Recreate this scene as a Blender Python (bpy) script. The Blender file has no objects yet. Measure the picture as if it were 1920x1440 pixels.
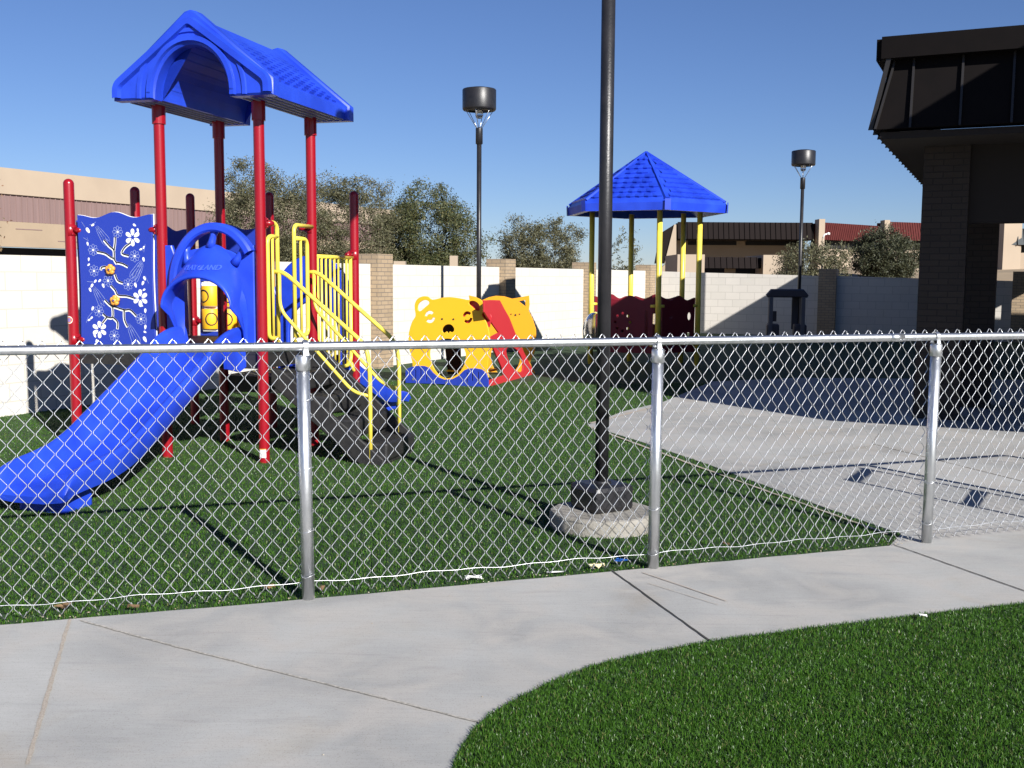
import bpy, bmesh, math, random
import numpy as np
from mathutils import Vector, Matrix
random.seed(7); rng = np.random.default_rng(7)
S = bpy.context.scene
COL = S.collection
rad = math.radians

# ------------------------------------------------------------------ camera
EH = 1.55; FPX = 2000.0; PITCH = math.atan(200/2000.0); ROLL = 0.006
cd = bpy.data.cameras.new('camera'); cam = bpy.data.objects.new('camera', cd); COL.objects.link(cam)
cd.sensor_width = 36; cd.lens = FPX*36/1920; cd.clip_start = 0.1; cd.clip_end = 2000
cam.matrix_world = Matrix.Translation((0, 0, EH)) @ Matrix.Rotation(math.pi/2-PITCH, 4, 'X') @ Matrix.Rotation(ROLL, 4, 'Z')
S.camera = cam
# ------------------------------------------------------------------ light
SUN_AZ, SUN_EL = 149.0, 27.0          # azimuth of the sun from +Y clockwise
w = bpy.data.worlds.new('World'); S.world = w; w.use_nodes = True
nt = w.node_tree; bg = nt.nodes['Background']
sky = nt.nodes.new('ShaderNodeTexSky'); sky.sky_type = 'NISHITA'; sky.sun_disc = False
sky.sun_elevation = rad(SUN_EL); sky.sun_rotation = rad(SUN_AZ)
sky.air_density = 1.0; sky.dust_density = 0.0; sky.ozone_density = 4.0; sky.altitude = 800
tint = nt.nodes.new('ShaderNodeMix'); tint.data_type = 'RGBA'; tint.blend_type = 'MULTIPLY'; tint.inputs[0].default_value = 1.0; tint.inputs[7].default_value = (.76, .82, 1.06, 1)   # clear desert sky: deeper blue
nt.links.new(sky.outputs[0], tint.inputs[6]); nt.links.new(tint.outputs[2], bg.inputs[0]); bg.inputs[1].default_value = 0.052
sl = bpy.data.lights.new('sun', 'SUN'); sl.energy = 5.0; sl.angle = rad(0.5); sl.color = (1, .965, .915)
so = bpy.data.objects.new('sun', sl); COL.objects.link(so)
sd = Vector((-math.sin(rad(SUN_AZ))*math.cos(rad(SUN_EL)), -math.cos(rad(SUN_AZ))*math.cos(rad(SUN_EL)), -math.sin(rad(SUN_EL))))
so.rotation_euler = sd.to_track_quat('-Z', 'Y').to_euler(); so.location = (20, -30, 30)
S.view_settings.view_transform = 'Standard'; S.view_settings.look = 'None'
S.view_settings.exposure = 0.78; S.view_settings.gamma = 1.0

# ------------------------------------------------------------------ photo geometry helpers (photo pixels -> metres on the ground)
def ray(x, y):
    u, v = x-960, y-720
    c, s = math.cos(ROLL), math.sin(ROLL)
    uu = u*c+v*s; vv = -u*s+v*c
    a, b, d = uu/FPX, 1.0, -vv/FPX
    cp, sp = math.cos(PITCH), math.sin(PITCH)
    return (a, b*cp+d*sp, -b*sp+d*cp)
def G(x, y, z=0.0):
    D = ray(x, y); t = (z-EH)/D[2]; return (D[0]*t, D[1]*t)
def V(x, y, Y):
    D = ray(x, y); t = Y/D[1]; return Vector((D[0]*t, Y, EH+D[2]*t))

# ------------------------------------------------------------------ materials
MATS = {}
def mat(name, base, rough=.6, metal=0., var=None, vscale=8., bump=0., bscale=40., spec=.5, detail=4., vmin=.35, vmax=.65, stretch=None, sheen=0):
    if name in MATS: return MATS[name]
    m = bpy.data.materials.new(name); m.use_nodes = True
    n = m.node_tree.nodes; l = m.node_tree.links; p = n['Principled BSDF']
    p.inputs['Base Color'].default_value = (*base, 1); p.inputs['Roughness'].default_value = rough
    p.inputs['Metallic'].default_value = metal; p.inputs['Specular IOR Level'].default_value = spec
    if var or bump:
        tc = n.new('ShaderNodeTexCoord'); mp = n.new('ShaderNodeMapping'); l.new(tc.outputs['Object'], mp.inputs['Vector'])
        if stretch: mp.inputs['Scale'].default_value = stretch
    if var:
        t = n.new('ShaderNodeTexNoise'); t.inputs['Scale'].default_value = vscale; t.inputs['Detail'].default_value = detail
        l.new(mp.outputs[0], t.inputs['Vector'])
        r = n.new('ShaderNodeValToRGB'); r.color_ramp.elements[0].position = vmin; r.color_ramp.elements[1].position = vmax
        r.color_ramp.elements[0].color = (*base, 1); r.color_ramp.elements[1].color = (*var, 1)
        l.new(t.outputs[0], r.inputs[0]); l.new(r.outputs[0], p.inputs['Base Color'])
    if bump:
        t = n.new('ShaderNodeTexNoise'); t.inputs['Scale'].default_value = bscale; t.inputs['Detail'].default_value = 6
        l.new(mp.outputs[0], t.inputs['Vector'])
        b = n.new('ShaderNodeBump'); b.inputs['Strength'].default_value = bump; b.inputs['Distance'].default_value = .01
        l.new(t.outputs[0], b.inputs['Height']); l.new(b.outputs[0], p.inputs['Normal'])
    MATS[name] = m; return m

def masonry(name, c1, c2, mortar, bw, bh, ms=.012, offset=.5, rough=.85, bump=.5, noise=.12, msmooth=.1):
    """blocks laid in object XZ / YZ planes: the mesh supplies a UV map in metres"""
    m = bpy.data.materials.new(name); m.use_nodes = True; n = m.node_tree.nodes; l = m.node_tree.links; p = n['Principled BSDF']
    uv = n.new('ShaderNodeUVMap'); br = n.new('ShaderNodeTexBrick'); l.new(uv.outputs[0], br.inputs['Vector'])
    br.inputs['Scale'].default_value = 1; br.inputs['Brick Width'].default_value = bw; br.inputs['Row Height'].default_value = bh
    br.inputs['Mortar Size'].default_value = ms; br.inputs['Mortar Smooth'].default_value = msmooth; br.offset = offset
    br.inputs['Color1'].default_value = (*c1, 1); br.inputs['Color2'].default_value = (*c2, 1); br.inputs['Mortar'].default_value = (*mortar, 1)
    br.inputs['Bias'].default_value = 0
    t = n.new('ShaderNodeTexNoise'); t.inputs['Scale'].default_value = 2.2; t.inputs['Detail'].default_value = 8; l.new(uv.outputs[0], t.inputs['Vector'])
    mr = n.new('ShaderNodeMapRange'); mr.inputs['To Min'].default_value = 1-noise; mr.inputs['To Max'].default_value = 1+noise; l.new(t.outputs[0], mr.inputs['Value'])
    mx = n.new('ShaderNodeVectorMath'); mx.operation = 'SCALE'; l.new(br.outputs['Color'], mx.inputs[0]); l.new(mr.outputs[0], mx.inputs['Scale'])
    l.new(mx.outputs[0], p.inputs['Base Color']); p.inputs['Roughness'].default_value = rough
    t2 = n.new('ShaderNodeTexNoise'); t2.inputs['Scale'].default_value = 60; l.new(uv.outputs[0], t2.inputs['Vector'])
    ad = n.new('ShaderNodeMath'); ad.operation = 'MULTIPLY_ADD'; l.new(t2.outputs[0], ad.inputs[0]); ad.inputs[1].default_value = .3
    iv = n.new('ShaderNodeMath'); iv.operation = 'SUBTRACT'; iv.inputs[0].default_value = 1; l.new(br.outputs['Fac'], iv.inputs[1]); l.new(iv.outputs[0], ad.inputs[2])
    b = n.new('ShaderNodeBump'); b.inputs['Strength'].default_value = bump; b.inputs['Distance'].default_value = .008
    l.new(ad.outputs[0], b.inputs['Height']); l.new(b.outputs[0], p.inputs['Normal'])
    MATS[name] = m; return m

M_BLUE = mat('blue_plastic', (.012, .042, .44), .38, var=(.019, .064, .58), vscale=3, bump=.08, bscale=180)
M_BLUEP = mat('blue_panel', (.016, .04, .33), .42, bump=.05, bscale=200)
M_RED = mat('red_powder_coat', (.27, .005, .011), .28, var=(.25, .005, .013), vscale=6, bump=.06, bscale=120)
M_REDP = mat('red_panel', (.46, .026, .034), .45, bump=.04, bscale=120)
M_MAROON = mat('maroon_panel', (.16, .006, .016), .45, bump=.04, bscale=120)
M_YEL = mat('yellow_powder_coat', (.78, .63, .085), .35, var=(.72, .57, .07), vscale=9)
M_YELP = mat('yellow_panel', (.78, .42, .012), .5, bump=.04, bscale=90)
M_WHITE = mat('white_inlay', (.78, .78, .76), .5)
M_LINE = mat('pale_line', (.26, .32, .58), .5)
M_ORANGE = mat('orange_knob', (.75, .33, .05), .4)
M_BLACKP = mat('black_stair_plastic', (.013, .0125, .0125), .55, var=(.021, .020, .0195), vscale=20, bump=.35, bscale=150)
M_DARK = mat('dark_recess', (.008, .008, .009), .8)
M_POLE = mat('black_lamp_paint', (.012, .012, .014), .40, bump=.15, bscale=90, var=(.019, .018, .020), vscale=12)
M_SILVER = mat('silver_strut', (.6, .61, .62), .35, .9)
M_GALV = mat('galvanised_steel', (.60, .62, .63), .40, 1., var=(.76, .77, .78), vscale=26, bump=.12, bscale=60, stretch=(1, 1, .35))
M_WIRE = mat('galvanised_wire', (.70, .71, .72), .38, .85)
M_CONCPAD = mat('pad_concrete', (.29, .275, .245), .9, var=(.21, .195, .165), vscale=7, bump=.6, bscale=60)
M_METALROOF = mat('dark_brown_metal', (.0062, .0048, .0046), .6, var=(.005, .004, .004), vscale=5, spec=.08)
M_STUCCO = mat('tan_stucco', (.33, .255, .175), .9, var=(.29, .225, .155), vscale=.6, bump=.2, bscale=20)
M_STUCCO2 = mat('pale_tan_panel', (.38, .305, .225), .9, var=(.34, .27, .20), vscale=.4)
M_MAUVE = mat('mauve_ribbed_metal', (.215, .145, .135), .6, var=(.185, .125, .115), vscale=2.5, stretch=(3, 3, .1))
M_REDROOF = mat('dark_red_metal', (.085, .020, .018), .75, spec=.12, var=(.07, .016, .015), vscale=3)
M_BROWNROOF = mat('deep_brown_metal', (.012, .0085, .008), .8, spec=.1)
M_GREYROOF = mat('slate_grey_metal', (.022, .03, .034), .6)
M_BARK = mat('bark', (.07, .055, .042), .95, bump=.6, bscale=30)
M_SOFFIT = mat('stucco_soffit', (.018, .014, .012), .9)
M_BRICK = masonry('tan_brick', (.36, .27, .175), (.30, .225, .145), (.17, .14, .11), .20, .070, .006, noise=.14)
M_BRICK2 = masonry('shade_toned_brick', (.036, .027, .021), (.028, .021, .017), (.018, .014, .012), .20, .068, .006, noise=.14)  # column brick: the deep shade under the canopy is put into the colour
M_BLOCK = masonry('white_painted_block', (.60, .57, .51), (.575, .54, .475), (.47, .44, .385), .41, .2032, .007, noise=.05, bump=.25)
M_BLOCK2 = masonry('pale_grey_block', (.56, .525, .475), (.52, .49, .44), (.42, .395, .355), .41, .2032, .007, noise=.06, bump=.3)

def concrete():
    m = bpy.data.materials.new('broom_finished_concrete'); m.use_nodes = True; n = m.node_tree.nodes; l = m.node_tree.links; p = n['Principled BSDF']
    tc = n.new('ShaderNodeTexCoord')
    def noise(sc, det, rot=0, scl=(1, 1, 1), dist=0.):
        mp = n.new('ShaderNodeMapping'); mp.inputs['Rotation'].default_value = (0, 0, rot); mp.inputs['Scale'].default_value = scl
        t = n.new('ShaderNodeTexNoise'); t.inputs['Scale'].default_value = sc; t.inputs['Detail'].default_value = det; t.inputs['Distortion'].default_value = dist
        l.new(tc.outputs['Object'], mp.inputs[0]); l.new(mp.outputs[0], t.inputs[0]); return t.outputs[0]
    def ramp(src, a, ca, b, cb):
        r = n.new('ShaderNodeValToRGB'); r.color_ramp.elements[0].position = a; r.color_ramp.elements[1].position = b
        r.color_ramp.elements[0].color = (*ca, 1); r.color_ramp.elements[1].color = (*cb, 1); l.new(src, r.inputs[0]); return r.outputs[0]
    def mix(f, a, b, mode='MIX'):
        x = n.new('ShaderNodeMix'); x.data_type = 'RGBA'; x.blend_type = mode
        if isinstance(f, float): x.inputs[0].default_value = f
        else: l.new(f, x.inputs[0])
        for s, i in ((a, 6), (b, 7)):
            if isinstance(s, tuple): x.inputs[i].default_value = (*s, 1)
            else: l.new(s, x.inputs[i])
        return x.outputs[2]
    base = ramp(noise(.9, 5, dist=.6), .34, (.285, .285, .275), .66, (.42, .418, .40))
    blot = ramp(noise(2.6, 6, dist=1.2), .42, (0, 0, 0), .72, (1, 1, 1))
    c = mix(blot, base, (.41, .39, .36))
    st = ramp(noise(7, 7, rad(74), (1, 14, 1), .35), .30, (.94, .94, .94), .70, (1.03, 1.03, 1.03))
    c = mix(1.0, c, st, 'MULTIPLY')
    st2 = ramp(noise(1.6, 6, rad(50), (1, 7, 1), 1.2), .58, (1, 1, 1), .80, (.84, .84, .85))
    c = mix(1.0, c, st2, 'MULTIPLY')
    sp = ramp(noise(260, 2), .30, (.72, .69, .64), .42, (1, 1, 1))
    c = mix(1.0, c, sp, 'MULTIPLY')
    stain = ramp(noise(1.15, 4, dist=.9), .60, (1, 1, 1), .74, (.90, .84, .76))
    c = mix(1.0, c, stain, 'MULTIPLY')
    l.new(c, p.inputs['Base Color']); p.inputs['Roughness'].default_value = .88
    b = n.new('ShaderNodeBump'); b.inputs['Strength'].default_value = .35; b.inputs['Distance'].default_value = .003
    l.new(noise(90, 6, rad(74), (1, 5, 1)), b.inputs['Height']); l.new(b.outputs[0], p.inputs['Normal'])
    return m
M_CONC = concrete()
M_JOINT = mat('sealed_joint', (.045, .042, .038), .9)
M_JOINT2 = mat('sandy_joint_filler', (.38, .32, .26), .95, var=(.50, .45, .38), vscale=160, bump=1, bscale=200)
M_SEAM = mat('faint_joint', (.24, .225, .195), .95, var=(.46, .43, .38), vscale=60)
M_STAIN = mat('rust_tinted_concrete', (.40, .32, .25), .9, var=(.40, .36, .31), vscale=30)
M_DIRT = mat('dry_dirt', (.33, .245, .15), .95, var=(.25, .19, .12), vscale=.8, bump=.4, bscale=6)
M_TURF = mat('turf_backing', (.012, .032, .008), .9, var=(.028, .072, .016), vscale=90, bump=1., bscale=140, detail=8)
def blade_mat(name, a, b, dry):
    m = bpy.data.materials.new(name); m.use_nodes = True; n = m.node_tree.nodes; l = m.node_tree.links; p = n['Principled BSDF']
    g = n.new('ShaderNodeNewGeometry'); r = n.new('ShaderNodeValToRGB'); cr = r.color_ramp
    cr.elements[0].position = 0; cr.elements[0].color = (*a, 1); cr.elements[1].position = .93; cr.elements[1].color = (*b, 1)
    e = cr.elements.new(.975); e.color = (*dry, 1)
    l.new(g.outputs['Random Per Island'], r.inputs[0]); l.new(r.outputs[0], p.inputs['Base Color'])
    p.inputs['Roughness'].default_value = .36; p.inputs['Specular IOR Level'].default_value = .24
    return m
M_BLADE = blade_mat('turf_blade', (.016, .050, .004), (.055, .135, .015), (.13, .14, .05))

# ------------------------------------------------------------------ mesh builder
class MB:
    def __init__(s): s.v = []; s.f = []; s.uv = []; s.mi = []; s.sm = []; s.cur = 0
    def add(s, vs, fs, smooth=False, uvs=None):
        o = len(s.v); s.v += [tuple(a) for a in vs]
        for i, f in enumerate(fs):
            s.f.append(tuple(a+o for a in f)); s.mi.append(s.cur); s.sm.append(smooth); s.uv.append(uvs[i] if uvs else None)
        return s
    def box(s, c, size, rz=0., M=None, bev=0.):
        x, y, z = size[0]/2, size[1]/2, size[2]/2
        R = Matrix.Rotation(rz, 3, 'Z') if M is None else M
        P = [(-x, -y, -z), (x, -y, -z), (x, y, -z), (-x, y, -z), (-x, -y, z), (x, -y, z), (x, y, z), (-x, y, z)]
        F = [(0, 3, 2, 1), (4, 5, 6, 7), (0, 1, 5, 4), (1, 2, 6, 5), (2, 3, 7, 6), (3, 0, 4, 7)]
        if bev > 0:
            bm = bmesh.new(); vv = [bm.verts.new(p) for p in P]
            for f in F: bm.faces.new([vv[i] for i in f])
            bmesh.ops.bevel(bm, geom=bm.edges[:], offset=bev, segments=2, profile=.5, affect='EDGES')
            bm.verts.index_update(); P = [tuple(q.co) for q in bm.verts]; F = [tuple(q.index for q in f.verts) for f in bm.faces]; bm.free()
        uvs = []
        for f in F:
            p = [Vector(P[i]) for i in f]; nn = (p[1]-p[0]).cross(p[2]-p[0])
            if abs(nn.z) >= max(abs(nn.x), abs(nn.y)): uvs.append([(q.x, q.y) for q in p])
            elif abs(nn.x) > abs(nn.y): uvs.append([(q.y+.1, q.z+z) for q in p])
            else: uvs.append([(q.x+.03, q.z+z) for q in p])
        V_ = [tuple(Vector(c)+R @ Vector(p)) for p in P]
        return s.add(V_, F, False, uvs)
    def tube(s, pts, r, n=10, cap=True, closed=False):
        pts = [Vector(p) for p in pts]; N = len(pts); rs = r if isinstance(r, (list, tuple)) else [r]*N
        vs = []; up = None
        for i, p in enumerate(pts):
            if closed: t = (pts[(i+1) % N]-pts[i-1])
            else: t = (pts[min(i+1, N-1)]-pts[max(i-1, 0)])
            t.normalize()
            if up is None:
                up = Vector((0, 0, 1)) if abs(t.z) < .9 else Vector((1, 0, 0))
            a = t.cross(up)
            if a.length < 1e-4: a = t.cross(Vector((0, 1, 0)))
            a.normalize(); b = a.cross(t).normalized(); up = b
            for k in range(n):
                q = 2*math.pi*k/n; vs.append(tuple(p+(a*math.cos(q)+b*math.sin(q))*rs[i]))
        fs = []
        for i in range(N if closed else N-1):
            j = (i+1) % N
            for k in range(n):
                k2 = (k+1) % n; fs.append((i*n+k, i*n+k2, j*n+k2, j*n+k))
        s.add(vs, fs, True)
        if cap and not closed:
            o = len(s.v)-len(vs)
            s.f.append(tuple(o+k for k in range(n-1, -1, -1))); s.mi.append(s.cur); s.sm.append(False); s.uv.append(None)
            s.f.append(tuple(o+(N-1)*n+k for k in range(n))); s.mi.append(s.cur); s.sm.append(False); s.uv.append(None)
        return s
    def lathe(s, prof, c=(0, 0, 0), n=24, smooth=True):
        vs = []; fs = []
        for r, z in prof:
            for k in range(n):
                q = 2*math.pi*k/n; vs.append((c[0]+r*math.cos(q), c[1]+r*math.sin(q), c[2]+z))
        for i in range(len(prof)-1):
            for k in range(n):
                k2 = (k+1) % n; fs.append((i*n+k, i*n+k2, (i+1)*n+k2, (i+1)*n+k))
        return s.add(vs, fs, smooth)
    def grid(s, rows, smooth=True, close=False):
        R = len(rows); Cn = len(rows[0]); vs = [tuple(p) for r in rows for p in r]; fs = []
        for i in range(R-1):
            for j in range(Cn-1): fs.append((i*Cn+j, i*Cn+j+1, (i+1)*Cn+j+1, (i+1)*Cn+j))
        return s.add(vs, fs, smooth)
    def poly(s, pts, z0, z1=None):
        n = len(pts); vs = [(p[0], p[1], z0) for p in pts]; uv = [[(p[0], p[1]) for p in pts]]
        if z1 is None: return s.add(vs, [tuple(range(n))], False, uv)
        vs += [(p[0], p[1], z1) for p in pts]
        fs = [tuple(range(n-1, -1, -1)), tuple(range(n, 2*n))]+[(i, (i+1) % n, n+(i+1) % n, n+i) for i in range(n)]
        return s.add(vs, fs)
    def merge(s, o, idx=None):
        k = len(s.v); s.v += o.v
        for f, m_, sm, u in zip(o.f, o.mi, o.sm, o.uv): s.f.append(tuple(a+k for a in f)); s.mi.append(m_ if idx is None else idx); s.sm.append(sm); s.uv.append(u)
        return s
    def build(s, name, material, parent=None, world=False, sharp=None):
        me = bpy.data.meshes.new(name); vs = s.v
        if world and parent is not None:
            Mi = (Matrix.Translation(parent.location) @ parent.rotation_euler.to_matrix().to_4x4()).inverted()
            vs = [tuple(Mi @ Vector(p)) for p in vs]
        me.from_pydata(vs, [], s.f)
        ms = material if isinstance(material, (list, tuple)) else [material]
        for m in ms: me.materials.append(m)
        me.polygons.foreach_set('material_index', s.mi); me.polygons.foreach_set('use_smooth', s.sm)
        if any(u for u in s.uv):
            ul = me.uv_layers.new(name='UVMap'); i = 0
            for f, u in zip(s.f, s.uv):
                for k in range(len(f)):
                    if u: ul.data[i].uv = u[k]
                    i += 1
        me.update()
        if sharp: me.set_sharp_from_angle(angle=rad(sharp))
        o = bpy.data.objects.new(name, me); COL.objects.link(o)
        if parent is not None: o.parent = parent
        return o
def tag(o, label=None, cat=None, group=None, kind=None):
    if label: o['label'] = label
    if cat: o['category'] = cat
    if group: o['group'] = group
    if kind: o['kind'] = kind
    return o
def thing(name, label, cat, loc=(0, 0, 0), rz=0., group=None):
    o = bpy.data.objects.new(name, None); COL.objects.link(o); o.location = loc; o.rotation_euler = (0, 0, rz)
    o.empty_display_size = .2
    return tag(o, label, cat, group)
def struct(name, mb, material, label=None):
    o = mb.build(name, material); o['kind'] = 'structure'
    return o
def copy_tree(o, loc=None, rz=None, label=None, parent=None):
    c = o.copy(); COL.objects.link(c)
    if parent is not None: c.parent = parent
    if loc is not None: c.location = loc
    if rz is not None: c.rotation_euler = (0, 0, rz)
    if label: c['label'] = label
    for ch in list(o.children): copy_tree(ch, parent=c)
    return c

def plate(outline, holes, thick, M, bevel=.004):
    """flat outline with holes -> solid plate. outline in (x,z) of frame M, thickness along frame Y. returns (verts, faces)"""
    cu = bpy.data.curves.new('tmp', 'CURVE'); cu.dimensions = '2D'; cu.fill_mode = 'BOTH'; cu.extrude = thick/2-bevel; cu.bevel_depth = bevel; cu.bevel_resolution = 0; cu.offset = -bevel
    for L_ in [outline]+list(holes):
        sp = cu.splines.new('POLY'); sp.points.add(len(L_)-1)
        for i, p in enumerate(L_): sp.points[i].co = (p[0], p[1], 0, 1)
        sp.use_cyclic_u = True
    ob = bpy.data.objects.new('tmp', cu); COL.objects.link(ob)
    dg = bpy.context.evaluated_depsgraph_get(); me = bpy.data.meshes.new_from_object(ob.evaluated_get(dg))
    T = M @ Matrix.Rotation(math.pi/2, 4, 'X')
    vs = [tuple(T @ v.co) for v in me.vertices]; fs = [tuple(p.vertices) for p in me.polygons]
    bpy.data.objects.remove(ob); bpy.data.curves.remove(cu); bpy.data.meshes.remove(me)
    return vs, fs
I4 = Matrix.Identity(4)
def frame(o, xd, z=None):
    """frame with origin o, X along xd (horizontal), Z up"""
    xd = Vector(xd).normalized(); zd = Vector((0, 0, 1)) if z is None else Vector(z).normalized(); yd = zd.cross(xd).normalized(); zd = xd.cross(yd)
    m = Matrix((xd, yd, zd)).transposed().to_4x4(); m.translation = Vector(o); return m
def smoothpts(P, n=6, closed=False):
    """Catmull-Rom"""
    out = []; N = len(P); P = [Vector(p) for p in P]
    rng_ = range(N) if closed else range(N-1)
    for i in rng_:
        if closed: a, b, c, d = P[i-1], P[i], P[(i+1) % N], P[(i+2) % N]
        else: a, b, c, d = P[max(i-1, 0)], P[i], P[i+1], P[min(i+2, N-1)]
        for k in range(n):
            t = k/n; out.append(.5*((2*b)+(c-a)*t+(2*a-5*b+4*c-d)*t*t+(3*b-a-3*c+d)*t**3))
    if not closed: out.append(P[-1])
    return out
def bend(P, r=.1, n=5):
    """polyline with rounded corners"""
    P = [Vector(p) for p in P]; out = [P[0]]
    for i in range(1, len(P)-1):
        a = (P[i-1]-P[i]); b = (P[i+1]-P[i]); ra = min(r, a.length*.49); rb = min(r, b.length*.49)
        p0 = P[i]+a.normalized()*ra; p1 = P[i]+b.normalized()*rb
        for k in range(n+1):
            t = k/n; out.append((1-t)**2*p0+2*t*(1-t)*P[i]+t*t*p1)
    out.append(P[-1]); return out
def circ(cx, cy, r, n=20, a0=0, a1=2*math.pi, ry=None):
    ry = r if ry is None else ry; full = abs(a1-a0-2*math.pi) < 1e-6
    m = n if full else n+1
    return [(cx+r*math.cos(a0+(a1-a0)*k/n), cy+ry*math.sin(a0+(a1-a0)*k/n)) for k in range(m)]

# ================================================================== SETTING
g = MB(); g.poly([(-400, -60), (400, -60), (400, 900), (-400, 900)], -.03); struct('ground', g, M_DIRT)

# fence line on the plan (post positions)
F0 = (-2.95, 4.42); FL = (-2.33, 4.64)
PP = [(-2.78, 4.42), (-.97, 4.99), (.76, 5.58), (2.45, 6.17), (4.18, 6.77)]
# playground turf
ft = MB(); ft.poly([(-9, 2.0), (-6, 3.35), (-2.78, 4.40), (-.97, 4.985), (.76, 5.575), (2.45, 6.165), (4.2, 6.8), (16, 8), (22, 24), (3.9, 31.1), (-12, -1)], 0); struct('lawn', ft, M_TURF)

# sidewalk
edge = [(850, 1440), (868, 1402), (905, 1357), (960, 1321), (1030, 1286), (1110, 1254), (1200, 1232), (1290, 1215), (1340, 1206), (1500, 1185), (1700, 1160), (1920, 1135)]
E = [G(*p) for p in edge]
E2 = [(v.x, v.y) for v in smoothpts([(a, b, 0) for a, b in E], 4)]
right_out = (6.5, 5.1)
pre = [(-.45, 1.0), (-.28, 2.0), (-.235, 2.6)]
sw = MB()
far = [(-9, 2.3), (-6, 3.36), (-2.78, 4.41), (-.97, 4.985), (.76, 5.575), (2.45, 6.165), (3.2, 6.42), (4.3, 6.75), (7.5, 6.5)]
far_fine = []
for a, b in zip(far[:-1], far[1:]):
    for k in range(12):
        t = k/12; far_fine.append((a[0]+(b[0]-a[0])*t, a[1]+(b[1]-a[1])*t+random.uniform(-.006, .006)))
near = [(-9, -3), (-.6, -3)]+pre+E2+[right_out, (7.5, 5.6)]
sw.poly(list(reversed(far_fine+[(7.5, 6.5)]))+near, .010); struct('sidewalk', sw, M_CONC)

# plaza inside the fence
plz = [G(*p) for p in [(1100, 798), (1170, 772), (1245, 754), (1335, 716), (1500, 709)]]+[(12, 16.5), (14, 9), (5.2, 6.2), (3.2, 6.30), (2.45, 6.05), (2.15, 6.0)]+[G(*p) for p in [(1690, 1003), (1560, 958), (1440, 914), (1330, 873), (1210, 832)]]
pl = MB(); pl.poly(plz, -.002, .007); struct('pavement', pl, M_CONC)

def strip(mb, pts, wdt, z):
    P = [Vector((p[0], p[1], 0)) for p in pts]; L_ = []; R_ = []
    for i, p in enumerate(P):
        t = (P[min(i+1, len(P)-1)]-P[max(i-1, 0)]).normalized(); nn = Vector((-t.y, t.x, 0)); ww = wdt*random.uniform(.8, 1.2)
        L_.append((p.x+nn.x*ww/2, p.y+nn.y*ww/2, z)); R_.append((p.x-nn.x*ww/2, p.y-nn.y*ww/2, z))
    mb.grid([R_, L_], False)
def line(a, b, n=24, j=.0):
    return [(a[0]+(b[0]-a[0])*k/n+random.uniform(-j, j), a[1]+(b[1]-a[1])*k/n+random.uniform(-j, j)) for k in range(n+1)]
jt = MB(); strip(jt, line(G(1143, 1071), G(1331, 1207), 30, .0015), .009, .014); strip(jt, line(G(1672, 1024), G(1925, 1114), 30, .0015), .009, .014)
struct('pavement_joint', jt, M_JOINT)
jt = MB(); strip(jt, line(G(131, 1166), G(52, 1440), 40, .002), .016, .014); struct('pavement_joint', jt, M_JOINT2)
jt = MB(); strip(jt, line(G(150, 1168), G(330, 1218), 20, .002)+line(G(330, 1218), G(904, 1362), 30, .002)[1:], .011, .014); struct('pavement_joint', jt, M_SEAM)
jt = MB(); strip(jt, line(G(1205, 1078), G(1362, 1132), 16, .001), .008, .0145); strip(jt, line(G(1215, 1098), G(1346, 1139), 16, .001), .004, .0145)
strip(jt, line(G(1105, 801), G(1320, 881), 16, .003), .03, .011); strip(jt, line(G(1320, 881), G(1665, 1004), 16, .003), .022, .011)
strip(jt, line(G(1108, 795), G(1243, 760), 16, .003), .05, .0112)
struct('pavement_stain', jt, M_STAIN)
jt = MB()
for a, b in [((1661, 799), (1637, 832)), ((1637, 834), (1925, 906)), ((1640, 836), (1420, 875)), ((1600, 722), (1900, 738))]:
    strip(jt, line(G(*a), G(*b), 16, .002), .014, .0105)
struct('pavement_joint', jt, M_SEAM)

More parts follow.
